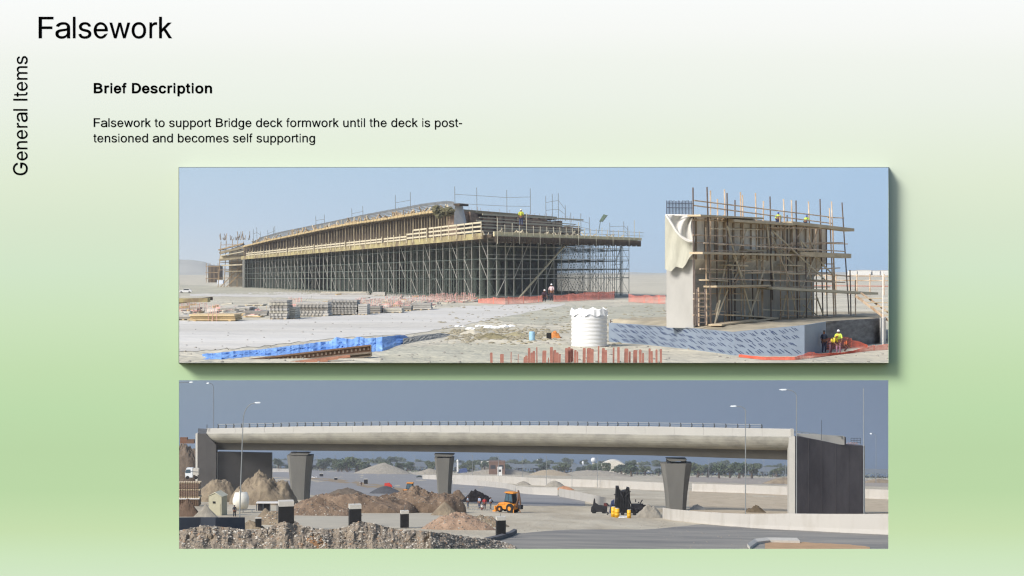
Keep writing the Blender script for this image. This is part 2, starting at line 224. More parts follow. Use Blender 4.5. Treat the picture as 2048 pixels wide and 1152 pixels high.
# lower-case e: outline runs clockwise (bar, inner bowl, tail, outer bowl); then the counter
GL['e'] = [[514, 238, 132, 238] + _el(284, 240, 152, 180, 184, 322, 12) + [512, 156] + _el(277, 262, 240, 274, -25, -178, 14) + _el(277, 262, 240, 276, 178, 5, 16),
           [137, 309] + [421, 309] + _el(278, 316, 142, 148, 5, 175, 12)]
GL['B'] = [[73, 0, 73, 408] + _el(370, 206, 256, 202, 90, -90, 12), [168, 84] + _el(362, 206, 165, 122, -90, 90, 10) + [168, 328],
           [73, 345, 73, 716] + _el(345, 532, 236, 184, 90, -90, 12), [168, 412] + _el(338, 520, 150, 110, -90, 90, 10) + [168, 630]]
GL['g'] = [_el(258, 262, 222, 276, 180, -180, 30), _el(264, 262, 138, 204, -180, 180, 26), [404, -60, 404, 523, 490, 523, 490, -60],
           _el(268, -56, 222, 160, 0, -168, 14) + _el(268, -56, 138, 92, -160, 0, 12)]
AF = {'a': (556, 36, 530, -15, 538), 'b': (556, 58, 517, -15, 718), 'c': (500, 30, 477, -15, 538), 'd': (556, 35, 499, -15, 718), 'e': (556, 40, 516, -15, 538), 'f': (278, 14, 262, 0, 728), 'g': (556, 40, 499, -220, 538),
      'h': (556, 65, 491, 0, 718), 'i': (222, 67, 155, 0, 718), 'k': (500, 67, 501, 0, 718), 'l': (222, 67, 155, 0, 718), 'm': (833, 65, 769, 0, 538), 'n': (556, 65, 491, 0, 538), 'o': (556, 35, 521, -14, 538),
      'p': (556, 58, 517, -207, 538), 'r': (333, 77, 332, 0, 538), 's': (500, 32, 464, -15, 538), 't': (278, 14, 257, -7, 669), 'u': (556, 68, 489, -15, 523), 'w': (722, 14, 709, 0, 523), 'F': (611, 86, 583, 0, 718),
      'G': (778, 48, 709, -19, 737), 'I': (278, 91, 188, 0, 718), 'B': (667, 74, 627, 0, 718), 'D': (722, 81, 674, 0, 718), '-': (333, 44, 289, 232, 322), ' ': (278, 0, 0, 0, 0)}
AB = {'B': (722, 76, 669, 0, 718), 'r': (389, 64, 384, 0, 546), 'i': (278, 69, 209, 0, 725), 'e': (556, 23, 528, -14, 546), 'f': (333, 10, 318, 0, 727), 'D': (722, 76, 685, 0, 718), 's': (556, 30, 519, -14, 546),
      'c': (556, 34, 524, -14, 546), 'p': (611, 66, 578, -207, 546), 't': (333, 10, 309, -6, 676), 'o': (611, 34, 578, -14, 546), 'n': (611, 66, 546, 0, 546), ' ': (278, 0, 0, 0, 0)}
ink = mat('black_ink', (4, 4, 4), .9, .0)
ink.node_tree.nodes['Principled BSDF'].inputs['Specular IOR Level'].default_value = 0
def lettering(txt, x0, base, size, x1, bold=False, up=False):
    """x0, x1: left edge of the first and right edge of the last glyph; up: written bottom to top (x is then y)"""
    M = AB if bold else AF; off = 29 if bold else (4 if size > 30 else 9)
    adv = 0; pl = []
    for ch in txt: pl.append((ch, adv)); adv += M[ch][0]
    L0 = M[txt[0]][1]; L1 = pl[-1][1] + M[txt[-1]][2]
    sxx = abs(x1 - x0) / (L1 - L0)
    groups = []; rings = []
    for ch, a in pl:
        if ch == ' ': continue
        lps = GL[ch]; gx = [c for l in lps for c in l[0::2]]; gy = [c for l in lps for c in l[1::2]]
        W, bx0, bx1, by0, by1 = M[ch]
        bx0 += off; bx1 -= off; by0 += off; by1 -= off
        outs = []; holes = []
        for l in lps:
            Q = []
            for X, Y in zip(l[0::2], l[1::2]):
                q = (bx0 + (X - min(gx)) / (max(gx) - min(gx)) * (bx1 - bx0), by0 + (Y - min(gy)) / max(1, (max(gy) - min(gy))) * (by1 - by0))
                if not Q or abs(q[0] - Q[-1][0]) + abs(q[1] - Q[-1][1]) > 1: Q.append(q)
            n = len(Q); ar = sum(Q[k][0] * Q[(k + 1) % n][1] - Q[(k + 1) % n][0] * Q[k][1] for k in range(n))
            O = Q; rings.append((a, Q))
            (outs if ar < 0 else holes).append(O)
        for k, O in enumerate(outs):
            hs = [h for h in holes if min(p[0] for p in O) <= min(p[0] for p in h) and max(p[0] for p in O) >= max(p[0] for p in h) and min(p[1] for p in O) <= min(p[1] for p in h) and max(p[1] for p in O) >= max(p[1] for p in h)]
            groups.append((a, k, [O] + hs))
    spaces = [x for ch, x in pl if ch == ' ']; words = {}
    for a, k, lp in groups:
        vs, fs = words.setdefault(sum(1 for s in spaces if s < a), ([], []))
        cu = bpy.data.curves.new('lettering', 'CURVE'); cu.dimensions = '2D'; cu.fill_mode = 'BOTH'
        for O in lp:
            sp = cu.splines.new('POLY'); sp.points.add(len(O) - 1); sp.use_cyclic_u = True
            for i, (X, Y) in enumerate(O):
                X = (X + a - L0) * sxx; Y = Y * size / 1000
                q = at(base - Y, x0 - X, B) if up else at(x0 + X, base - Y, B)
                sp.points[i].co = (q.x, q.z, 0, 1)
        o = bpy.data.objects.new('lettering', cu); C.objects.link(o)
        dg = bpy.context.evaluated_depsgraph_get(); dg.update()
        me = bpy.data.meshes.new_from_object(o.evaluated_get(dg)); bpy.data.objects.remove(o)
        n = len(vs); vs += [(v.co.x, v.co.y + k * 0, k) for v in me.vertices]; fs += [tuple(i + n for i in f.vertices) for f in me.polygons]
    K = size / 1000
    for a, Q in rings:                           # thicken every outline by a round pen
        vs, fs = words[sum(1 for s in spaces if s < a)]
        def put(X, Y, dx=0, dy=0):
            X = (X + a - L0) * sxx + dx; Y = Y * K + dy
            q = at(base - Y, x0 - X, B) if up else at(x0 + X, base - Y, B); return (q.x, q.z, 3)
        pen = off * K
        for k, (p1, p2) in enumerate(zip(Q, Q[1:] + Q[:1])):
            ex, ey = (p2[0] - p1[0]) * sxx, (p2[1] - p1[1]) * K; le = math.hypot(ex, ey)
            if le < 1e-5: continue
            nx, ny = -ey / le * pen, ex / le * pen; n = len(vs)
            vs += [put(*p1, nx, ny), put(*p2, nx, ny), put(*p2, -nx, -ny), put(*p1, -nx, -ny)]; fs.append((n, n + 1, n + 2, n + 3))
            n = len(vs); sq = le > 40 * K; vs += [put(*p1, pen * cx_, pen * cy_) for cx_, cy_ in (((-1, -1), (1, -1), (1, 1), (-1, 1)) if sq else ((-1, -.4), (-.4, -1), (.4, -1), (1, -.4), (1, .4), (.4, 1), (-.4, 1), (-1, .4)))]; fs.append(tuple(range(n, len(vs))))
    bl = wloc(board)
    for wi, word in enumerate(txt.split(' ')):
        vs, fs = words[wi]
        me = bpy.data.meshes.new('lettering'); me.from_pydata([tuple(Vector((x, B - .004 - .0006 * z, y)) - bl) for x, y, z in vs], [], fs)
        me.materials.append(ink)
        o = bpy.data.objects.new('lettering', me); C.objects.link(o); o.parent = board
        o['label'] = 'black lettering reading ' + word
lettering('Falsework', 77.2, 76.5, 60, 344)
lettering('Brief Description', 187.5, 186.6, 28.9, 424, bold=True)
lettering('Falsework to support Bridge deck formwork until the deck is post-', 187.3, 254, 24.6, 924)
lettering('tensioned and becomes self supporting', 186.8, 284.7, 24.6, 630)
lettering('General Items', 350.5, 54.8, 39.5, 112, up=True)
# ================================================================ UPPER VIEW: falsework and pier site
def gD(py, h=0.0): return (ZC - h) * F / (py - HY)
def T(px, py, h=0.0): return at(px, py, gD(py, h))         # ground point of a pixel
sand = mat('pale_sand', (184, 177, 157), .95, .10, .035, rgb2=(206, 199, 179), bump=.5)
def tg(x, D):
    z = .05 * fbm(x * .03, D * .03, o=2) + .012 * fbm(x * .2, D * .2, o=2)
    if D > 500: z += (D - 500) / 1000 * 5.6
    return z
def top_ground(u, v):
    a = (-.52 + 1.04 * u); D = 86 * (1500 / 86) ** v; x = a * D
    return (x, D, tg(x, D))
MB().grid(240, 300, top_ground).build('sandy_ground', sand, smooth=True)['kind'] = 'structure'
def strip(name, up, lo, m, gfn=None, gd=None, lift=.03, nu=110, nv=16, edge=1.0):
    """ground sheet between two pixel polylines, following the ground"""
    gfn = gfn or tg; gd = gd or (lambda px, py: gD(py))
    x0 = max(up[0][0], lo[0][0]); x1 = min(up[-1][0], lo[-1][0])
    def f(u, v):
        px = x0 + (x1 - x0) * u
        ya = lerp(up, px) + edge * (fbm(px * .05, 1.7) + .7 * fbm(px * .3, 4)); yb = lerp(lo, px) + edge * (fbm(px * .05, 8.1) + .7 * fbm(px * .3, 6))
        D = gd(px, yb) ** (1 - v) * gd(px, ya) ** v; x = (px - 1024) / F * D
        return (x, D, gfn(x, D) + lift)
    o = MB().grid(nu, nv, f).build(name, m, smooth=True); o['kind'] = 'structure'
    return o
track = mat('white_dust', (198, 193, 182), .95, .05, .05, rgb2=(214, 210, 201), stretch=(.35, 1, 1), bump=.3)
strip('dirt_track', [(200, 646), (480, 641), (640, 634), (800, 624), (950, 612), (1130, 607)], [(200, 712), (330, 706), (420, 701), (520, 693), (660, 678), (820, 668), (900, 656), (980, 640), (1130, 610)], track, edge=2.2)
strip('dirt_track', [(380, 588), (560, 584), (840, 588), (930, 596)], [(380, 592), (520, 594), (700, 600), (930, 600)], track)
gmud = mat('greenish_mud', (172, 168, 148), .95, .08, .06, rgb2=(190, 186, 166), bump=.5)
strip('mud_patch', [(360, 574), (520, 578), (700, 584)], [(360, 588), (520, 590), (700, 587)], gmud)
strip('mud_patch', [(985, 612), (1100, 610), (1225, 612), (1330, 606)], [(985, 640), (1060, 650), (1225, 640), (1330, 650)], gmud, lift=.02, edge=3.5)
strip('mud_patch', [(760, 700), (900, 688), (1140, 690)], [(760, 735), (900, 735), (1140, 735)], gmud, lift=.02, edge=3.5)
# hills on the skyline
def hills(u, v):
    px = 100 + 2000 * u; D = 1380 + 260 * v
    t = lerp([(100, 514), (340, 519), (380, 520), (410, 524), (440, 536), (490, 543), (560, 547), (1200, 545), (1260, 544), (1330, 545), (1660, 544.5), (1800, 544), (2100, 545)], px)
    t += 1.6 * fbm(px * .02, 3.3)
    yb = 556; y = yb + (t - yb) * math.sin(min(1, v * 1.25) * math.pi / 2)
    if v > .8: y = t + (v - .8) * 60
    p = at(px, y, D); p.z += .6 * fbm(p.x * .01, v * 9)
    return tuple(p)
MB().grid(200, 12, hills).build('hills', mat('hill', (176, 176, 168), .95, .08, .02), smooth=True)['kind'] = 'structure'

# ---- bridge falsework
CO = Vector((-5.36, 328, 0)); LE = Vector((-105, 590, 0)); RI = Vector((31.2, 400, 0))
def zsof(a, b): return 14.3 - 2.0 * a + .55 * b
def fp(a, b, z=None, dz=0):
    p = CO + (LE - CO) * a + (RI - CO) * b; p.z = (zsof(a, b) if z is None else z) + dz
    return p
steel = mat('galvanised_tube', (172, 170, 160), .5, .15, 2, metal=.3)
steel_g = mat('shade_dark_tube', (92, 102, 94), .6, .15, 2, metal=.2)  # tubes darkened in colour to deepen the shade under the deck
fw = empty('falsework_scaffold', fp(0, 0, 0), 'long forest of grey steel falsework towers carrying the unfinished bridge deck', 'falsework')
NA, NB = 54, 19
LV = (.06, .34, .50, .66, .86, .985)
inner = MB(); il = MB(); ib = MB()
cnt = 0
for i in range(NA + 1):
    for j in range(NB + 1):
        a = i / NA; b = j / NB
        if i == 0 and j <= NB or j == 0 and i <= 50:
            m1 = MB(); m1.beam(fp(a, b, .1), fp(a, b, dz=-.3), .17, n=5); m1.box(0, 0, 0, 0, 0, 0) if 0 else None
            p = fp(a, b, .1); m1.box(p.x - .25, p.x + .25, p.y - .25, p.y + .25, .1, .2)
            m1.build('standard', steel, fw); cnt += 1
        else:
            inner.beam(fp(a, b, .1), fp(a, b, dz=-.3), .17, n=3)
o = inner.build('inner_standard', steel_g, fw); o['kind'] = 'stuff'
for l in LV:
    for j in (0,):
        MB().beam(fp(0, 0, l * 14), fp(1, 0, l * 12.2), .09).build('ledger', steel_g, fw)
    MB().beam(fp(0, 0, l * 14), fp(0, 1, l * 14.6), .14).build('ledger', steel, fw)
    if l not in (.06, .50):
        MB().beam(fp(0, 0, l * 14 + .9), fp(0, 1, l * 14.6 + .9), .10).build('ledger', steel, fw)
    for j in range(1, NB + 1, 2): il.beam(fp(0, j / NB, l * 14.2), fp(1, j / NB, l * 12.4), .13)
    for i in range(1, NA + 1, 2): il.beam(fp(i / NA, 0, l * 14), fp(i / NA, 1, l * 14.2), .11)
o = il.build('inner_ledger', steel_g, fw); o['kind'] = 'stuff'
seg = [(LV[0], LV[1]), (LV[1], LV[3]), (LV[3], LV[5])]
for j in range(1, NB + 1):
    for i in range(0, NA, 3):
        for k, (l0, l1) in enumerate(seg):
            if (i + j + k) % 2: ib.beam(fp(i / NA, j / NB, l0 * 14), fp((i + 1) / NA, j / NB, l1 * 14), .10, n=3)
            else: ib.beam(fp(i / NA, (j - 1) / NB, l0 * 14), fp(i / NA, j / NB, l1 * 14), .10, n=3)
for k, a in enumerate((.13, .25, .37, .49, .61, .73, .85, .96)):  # added dark walls that block bright gaps and darken the falsework interior
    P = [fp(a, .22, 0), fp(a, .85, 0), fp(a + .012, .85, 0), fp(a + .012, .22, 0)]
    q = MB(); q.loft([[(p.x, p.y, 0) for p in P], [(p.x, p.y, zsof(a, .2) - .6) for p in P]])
    q = q.build('gap_block_wall', mat('shaded_concrete', (110, 110, 104), .9, .12, .5), origin=tuple(P[0]))
    tag(q, 'added grey wall blocking bright gaps among the falsework towers under the deck', 'bridge pier', 'added blocking walls inside the falsework')
o = ib.build('inner_brace', steel_g, fw); o['kind'] = 'stuff'
for i in range(0, 48, 2):
    for k, (l0, l1) in enumerate(seg[:2] if i % 4 else seg[1:]):
        q = MB().beam(fp(i / NA, 0, l0 * 14), fp((i + 1) / NA, 0, l1 * 14), .10); q.build('diagonal_brace', steel, fw)
for j, k in ((1, 0), (2, 2), (3, 1), (4, 2), (5, 0), (7, 1), (9, 2), (11, 0), (13, 1), (15, 2), (17, 1)):
    l0, l1 = seg[k]; MB().beam(fp(0, j / NB, l0 * 14), fp(0, (j + 1) / NB, l1 * 14.3), .12).build('diagonal_brace', steel, fw)
MB().beam(fp(-.01, .16, .4), fp(-.01, .46, 12.6), .38, .25).build('raking_brace', mat('pale_timber', (190, 180, 150), .8, .1, 1), fw)
q = MB(); P = [fp(1.004, 0, 0), fp(1.004, 1, 0), fp(1.02, 1, 0), fp(1.02, 0, 0)]; q.loft([[tuple(p) for p in P], [(p.x, p.y, 12) for p in P]]); q = q.build('abutment_wall', mat('shaded_concrete', (110, 110, 104)), origin=tuple(P[0])); tag(q, 'added grey wall blocking the bright gap at the far end of the falsework', 'added wall')  # added wall, only there to block the bright gap at the far end
# outrigger tower at the far right end
for (px, D) in ((1240, 402), (1243, 410)):
    MB().beam(T(px, HY + ZC * F / D), at(px, 480, D), .16, n=5).build('standard', steel_g, fw)
for yy in (500, 530, 560): MB().beam(at(1222, yy, 398), at(1243, yy - 1, 410), .12).build('ledger', steel_g, fw)
MB().beam(at(1243, 492, 405), at(1232, 520, 400), .12).build('diagonal_brace', steel_g, fw)

# ---- deck formwork resting on the falsework
timber = mat('weathered_formwork_timber', (150, 138, 112), .85, .25, 1.5, stretch=(1, 1, .3))
yel = mat('yellow_formwork_edge', (176, 164, 116), .7, .18, .25, rgb2=(128, 112, 86), ramp=(.44, .6))
whit = mat('bleached_plank', (205, 194, 166), .8, .08, 1)
dark = mat('dark_plywood', (84, 72, 58), .85, .3, .8)
dk = empty('deck_formwork', fp(0, 0), 'yellow edged timber formwork platform of the bridge deck with white guard rails', 'formwork')
NO = -.014; NP = -.016
pl = [fp(NO - .0, -.012), fp(NO, 1.02), fp(1.0, 1.0), fp(1.0, -.012)]
mb = MB()
mb.loft([[tuple(p + Vector((0, 0, -.5))) for p in pl], [tuple(p + Vector((0, 0, .15))) for p in pl]]); mb.build('platform', dark, dk)
mb = MB(); n = 60
for i in range(n):
    a0, a1 = i / n, (i + .97) / n
    for (p, q) in ((fp(a0, -.028), fp(a1, -.028)),):
        mb.beam(p + Vector((0, 0, -.1)), q + Vector((0, 0, -.1)), .35, 1.3)
mb.build('side_edge_board', yel, dk)
mb = MB()
for j in range(26):
    p, q = fp(-.022, j / 26 * 1.04 - .02), fp(-.022, (j + .96) / 26 * 1.04 - .02)
    h = 1.0 if j < 9 else .75
    mb.beam(p + Vector((0, 0, .15)), q + Vector((0, 0, .15)), .3, h)
mb.build('end_edge_board', mat('cream_edge', (206, 194, 156), .7, .12, .6), dk)
mb = MB()                                      # joists peeping out under the end edge
for j in range(72):
    p = fp(-.024, j / 72 * 1.03 - .015); mb.box(p.x - .22, p.x + .22, p.y - .3, p.y + 3, p.z - 1.5 - (.25 if j % 3 else 0), p.z - .32)
mb.build('joist_row', dark, dk)
# guard rails: planked panels on the long side
for i in range(0, 48):
    a0, a1 = i / 50, (i + .93) / 50
    if i % 7 == 6: a1 = (i + .7) / 50
    m1 = MB(); hh = 1.0 if i > 9 else 1.35
    for z in (.75, 1.45, 2.1)[:3 if i < 9 else 2]:
        m1.beam(fp(a0, -.035, dz=z * hh), fp(a1, -.035, dz=z * hh), .08, .38)
    m1.beam(fp(a0, -.037, dz=-.2), fp(a0, -.037, dz=2.2 * hh if i < 12 else 2.1), .16)
    m1.build('guard_rail', whit, dk)
for j in range(24):                            # tube hand rail on the end face
    b0 = j / 24 * 1.04 - .01; b1 = (j + 1) / 24 * 1.04 - .01
    m1 = MB()
    for z in (1.0, 1.9): m1.beam(fp(-.024, b0, dz=z), fp(-.024, b1, dz=z), .09)
    hgt = R.choice((2.2, 2.6, 3.6, 5.0)) if j % 2 == 0 else 2.2
    m1.beam(fp(-.026, b0, dz=-2 if j % 3 == 0 else 0), fp(-.026, b0, dz=hgt), .14)
    m1.build('guard_rail', mat('rail_tube', (176, 170, 150), .6, .15, 2), dk)
# upper wing slab of the long side: curved edge from pixel readings
edge = [(486, 493), (540, 480), (593, 469), (640, 459), (697, 448), (760, 439), (850, 425), (905, 419)]
def aside(px, b):   # parameter a on the row b that the pixel column px crosses
    P = fp(0, b, 0); Q = fp(1, b, 0); u = (px - 1024) / F; d = Q - P
    return (u * P.y - P.x) / (d.x - u * d.y)
def side(px, py, b):
    p = fp(aside(px, b), b, 0); return at(px, py, p.y)
mb = MB(); rings = []
for i in range(61):
    px = 486 + (905 - 486) * i / 60; y = lerp(edge, px)
    p = side(px, y, .03); back = p + (RI - CO) * .72
    rings.append([tuple(p + Vector((0, 0, -.45))), tuple(p + Vector((0, 0, .25))), tuple(back + Vector((0, 0, .25))), tuple(back + Vector((0, 0, -.45)))])
mb.loft(rings); mb.build('wing_slab_form', timber, dk)
mb = MB()
for i in range(60):
    px = 486 + (900 - 486) * i / 60; y = lerp(edge, px); q = side(px + 6, lerp(edge, px + 6), .026); p = side(px, y, .026)
    mb.beam(p, q, .25, .55)
mb.build('wing_edge_beam', mat('tan_timber', (186, 164, 120), .8, .18, .7), dk)
mb = MB(); m2 = MB()
for i in range(74):                             # props between the platform and the wing form, dark web behind
    px = 488 + (905 - 488) * i / 74; y = lerp(edge, px)
    p = side(px, y, .05); a = aside(px, .05); q = fp(a, .05)
    MB().beam(q, p, .14 if i % 3 else .3).build('prop', timber, dk)
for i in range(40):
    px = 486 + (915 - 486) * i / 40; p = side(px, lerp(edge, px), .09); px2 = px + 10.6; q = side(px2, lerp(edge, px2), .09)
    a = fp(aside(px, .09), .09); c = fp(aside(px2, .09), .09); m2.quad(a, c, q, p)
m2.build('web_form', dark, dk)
# plumb grey side mesh above the wing
mesh_top = [(505, 484), (524, 474), (560, 464), (649, 446), (740, 427), (850, 407), (895, 402), (908, 404)]
rebar = mat('grey_rebar_mesh', (136, 138, 138), .8, .15, 1)
mb = MB()
for i in range(160):
    px = 505 + (908 - 505) * i / 160; y0 = lerp(edge, px); y1 = lerp(mesh_top, px)
    p = side(px, y0, .10); q = side(px, y1, .10)
    mb.beam(p, q + Vector((0, 0, R.uniform(-.2, .25))), .13, n=3)
for t in (.25, .45, .62, .78, .9, 1):
    for i in range(40):
        px = 505 + (908 - 505) * i / 40; px2 = px + 10
        f = lambda X: side(X, lerp(edge, X) + (lerp(mesh_top, X) - lerp(edge, X)) * t, .10)
        mb.beam(f(px), f(px2), .22, .30 if t < 1 else .15, n=3)
mb.build('rebar_mesh', rebar, dk)
# end face of the upper deck
def ef(b, z, a=.10): p = fp(a, b, 0); p.z = z; return p
mb = MB()
for j in range(30):
    b0 = .07 + j * .029; b1 = b0 + .027
    z1 = 20.4 + .9 * fbm(b0 * 6, 1) - (0 if b0 < .78 else 1.6); z0 = zsof(.1, b0)
    dpt = R.uniform(0, .006)
    P = [ef(b0, z0, .1 - dpt), ef(b1, z0, .1 - dpt), ef(b1, z0, .13), ef(b0, z0, .13)]
    Q = [Vector((p.x, p.y, z1 + R.uniform(-.15, .15))) for p in P]
    mb.loft([[tuple(p) for p in P], [tuple(p) for p in Q]])
mb.build('end_form', mat('rusty_form', (164, 142, 122), .9, .4, .5, rgb2=(112, 94, 82), stretch=(1, 1, 4)), dk)
mb = MB()
for k in range(7):
    z = 15.6 + k * .8
    mb.beam(ef(.07 + .02 * k, z, .088), ef(.93 - .03 * (k % 3), z + R.uniform(-.3, .6), .088), .12, .22 if k % 2 else .4)
mb.build('waling', whit, dk)
mb = MB()
P = [at(908, 452, 352), at(930, 450, 354), at(921, 407, 354), at(909, 407, 352)]
mb.loft([[tuple(p) for p in P], [tuple(p + Vector((.4, 2, 0))) for p in P]])
mb.build('end_diaphragm', mat('grey_concrete', (206, 204, 200), .9, .1, .6), dk)
mb = MB(); P = [at(907, 411, 350.5), at(919, 411, 350.5), at(919, 407, 350.5), at(907, 407, 350.5)]
mb.loft([[tuple(p) for p in P], [tuple(p + Vector((2, 4, 0))) for p in P]]); mb.build('diaphragm_cap', dark, dk)
mb = MB()                                       # rebar and bundles lying on the deck top
for j in range(420):
    b0 = R.uniform(.06, .92); a0 = R.uniform(.1, .32); z = 20.6 + .6 * fbm(b0 * 8, a0 * 9) - (0 if b0 < .78 else 1.5)
    p = ef(b0, z, a0); dx = R.uniform(-3.5, 3.5); mb.beam(p, p + Vector((dx, R.uniform(-2, 2), R.uniform(-.2, .7))), .14, n=3)
for j in range(46):
    b0 = .08 + j * .018; p = ef(b0, 20.4, .1); mb.beam(p, p + Vector((0, 0, R.uniform(.5, 2.0))), .09, n=3)
mb.build('rebar_bundle', mat('brown_rebar', (140, 116, 102), .9, .25, 2), dk)['kind'] = 'stuff'
# tall edge-protection posts with rails
def postline(cols, D, rails, name='edge_post'):
    for k, (px, yt, yb) in enumerate(cols):
        m1 = MB(); m1.beam(at(px, yb, D), at(px - .5, yt, D), .16, n=5)
        if k + 1 < len(cols):
            for t in rails:
                nx = cols[k + 1]
                m1.beam(at(px, yt + (yb - yt) * t, D), at(nx[0], nx[1] + (nx[2] - nx[1]) * t, D), .10)
        m1.build(name, mat('thin_grey_tube', (120, 124, 124), .6, .1, 2), dk)
postline([(910, 373, 420), (954, 375, 424), (1014, 380, 426), (1061, 377, 428)], 352, (.33, .70))
postline([(1092, 392, 440), (1105, 388, 440), (1117, 386, 440), (1131, 411, 442)], 385, (.28, .6))
postline([(1142, 425, 462), (1162, 427, 464), (1179, 434, 466)], 384, (.4, .75))
postline([(1220, 445, 472), (1248, 443, 474), (1256, 452, 478)], 396, (.3, .65))
for q in ([(791, 390, 425), (821, 384, 420)], [(704, 417, 440), (726, 412, 436)], [(632, 432, 452), (649, 429, 450)], [(507, 458, 480), (514, 454, 478), (521, 463, 480)], [(536, 460, 476), (547, 455, 472), (550, 452, 471)]):
    postline(q, 520 if q[0][0] < 600 else 430 if q[0][0] < 750 else 390, (.45,))
# heap of cloth/net at deck shoulder
mb = MB()
for k in range(26): p = at(R.uniform(870, 905), R.uniform(415, 432), 352 + R.uniform(0, 4)); mb.rock(p, R.uniform(.6, 1.3), k)
mb.build('rubble_net', mat('olive_net', (100, 96, 70), .95, .4, 1), dk)
rr = random.Random(11); mb = MB(); m2 = MB()
for k in range(150):
    px = rr.uniform(500, 905); y = lerp(edge, px); p = side(px, y, rr.uniform(.03, .06)); h = rr.uniform(.4, 1.6) * (p.y / 400)
    (mb if k % 3 else m2).beam(p, p + Vector((rr.uniform(-1.4, 1.4) if k % 2 else 0, rr.uniform(-2, 2), h)), rr.uniform(.12, .3), rr.uniform(.12, .5))
for k in range(40):
    px = rr.choice((545, 668, 672, 700, 705, 760, 800, 868, 880)) + rr.uniform(-9, 9); p = side(px, lerp(edge, px) - 1, .04); mb.rock(p, rr.uniform(.4, 1.0), k)
mb.build('edge_clutter', mat('tan_clutter', (172, 150, 118), .9, .25, 1), dk)['kind'] = 'stuff'
for k in range(110):
    b0 = rr.uniform(.04, 1.0); p = ef(b0, zsof(.05, b0) + .3, rr.uniform(.0, .07)); m2.beam(p, p + Vector((rr.uniform(-2, 2), rr.uniform(-1, 1), rr.uniform(.1, 1.8))), .12, .25)
m2.build('loose_boards', mat('pale_clutter', (204, 192, 164), .9, .2, 1), dk)['kind'] = 'stuff'
# floodlight on its stand
fl = empty('floodlight', at(1198, 466, 392), 'tilted floodlight panel on a thin stand on the platform end', 'floodlight')
MB().beam(at(1197, 466, 392), at(1201, 442, 392), .18, n=5).build('stand', steel_g, fl)
mb = MB(); P = [at(1198, 443, 392), at(1204, 443.5, 392), at(1214, 430.5, 392), at(1207, 428.5, 392)]
mb.loft([[tuple(p) for p in P], [tuple(p + Vector((.25, .8, 0))) for p in P]]); mb.build('lamp_panel', mat('green_grey_panel', (104, 122, 104), .5, .25, 3), fl)
# ---- far stair tower and far pier
st = empty('scaffold_stair_tower', T(470, 577), 'brown scaffold stair tower at the far left end of the deck', 'scaffold tower')
brn = mat('rusty_tube', (150, 128, 98), .8, .2, 1)
D = gD(577)
mb = MB()
for dd_ in (0, 12):
    for px in (436, 448, 462, 474, 487): MB().beam(at(px, 577, D + dd_), at(px + (487 - px) * .12, 478 + abs(px - 462) * .2, D + dd_), .25).build('standard', brn, st)
    for yy in (490, 500, 512, 525, 540, 556): MB().beam(at(437 + (540 - yy) * .1, yy, D + dd_), at(490, yy - 1, D + dd_), .22).build('ledger', brn, st)
for (a, b_, c, d) in ((440, 575, 486, 528), (452, 575, 487, 540), (444, 505, 486, 490)): MB().beam(at(a, b_, D - .5), at(c, d, D - .5), .3).build('brace', brn, st)
MB().add([tuple(at(*q)) for q in ((440, 512, D - .3), (487, 512, D - .3), (487, 518, D - .3), (440, 518, D - .3), (440, 512, D + 12), (487, 512, D + 12), (487, 518, D + 12), (440, 518, D + 12))], [(0, 1, 2, 3), (4, 5, 6, 7), (0, 1, 5, 4), (3, 2, 6, 7), (0, 3, 7, 4), (1, 2, 6, 5)]).build('platform', whit, st)
mb = MB(); p = T(486, 577); mb.box(p.x - 8.4, p.x - .4, p.y + 14, p.y + 20, 0, 16)
mb.build('concrete_core', mat('tower_concrete', (128, 124, 112), .9, .15, .4), st)
for (x0, y0, x1, y1, th, w_, m_) in ((440, 506, 489, 494, .9, 3, timber), (438, 500, 487, 487, .5, 3, MATS['tan_clutter']), (439, 520, 489, 515, .8, 3, timber), (444, 531, 489, 529, .5, 3, MATS['pale_clutter']), (450, 543, 489, 542, .4, 2, timber), (442, 512, 489, 503, .35, 3, whit)):
    MB().beam(at(x0, y0, D - 1), at(x1, y1, D - 1), w_, th).build('plank_deck', m_, st)
for k in range(24):
    px = R.uniform(440, 500); MB().beam(at(px, 480, D + R.uniform(0, 8)), at(px + R.uniform(-3, 3), R.uniform(462, 476), D + 2), .2).build('starter_tube', brn, st)
fpz = empty('distant_pier_form', T(423, 571), 'small dark formed pier with scaffold, beyond the stair tower', 'formwork')
D = gD(571); mb = MB(); p = T(414, 571); q = T(438, 571); mb.box(p.x, q.x, D + 3, D + 10, 0, at(0, 531, D).z); mb.build('pier_wall', dark, fpz)
for px in (413, 420, 428, 436): MB().beam(at(px, 571, D), at(px, 526 + R.uniform(-2, 3), D), .22).build('standard', brn, fpz)
for yy in (533, 545, 557): MB().beam(at(411, yy, D), at(438, yy, D), .3).build('ledger', brn, fpz)

# ---- pile cap with membrane walls, soil inside
ct = 1.95
W = [(1218, 684, 645.5), (1300, 691, 650.5), (1380, 699, 655.5), (1467, 710.5, 664), (1540, 711.5, 657), (1609, 712, 650.5)]
mem = mat('blue_grey_membrane', (128, 140, 154), .55, .06, .8)
cap = empty('pile_cap', T(1467, 710), 'low footing wrapped in blue grey membrane printed with slanting dark marks', 'foundation')
def wallz(px): return lerp([(a, b) for a, b, c in W], px), lerp([(a, c) for a, b, c in W], px)
bot = [T(a, b, 0) for a, b, c in W]; top = [at(a, c, p.y) for (a, b, c), p in zip(W, bot)]
def wallband(bt, tp, th, nm, m, par):
    mb = MB(); rings = []
    for p, q in zip(bt, tp):
        rings.append([tuple(p + Vector((0, 0, -.3))), tuple(q), tuple(q + Vector((0, th, 0))), tuple(p + Vector((0, th, -.3)))])
    return mb.loft(rings).build(nm, m, par)
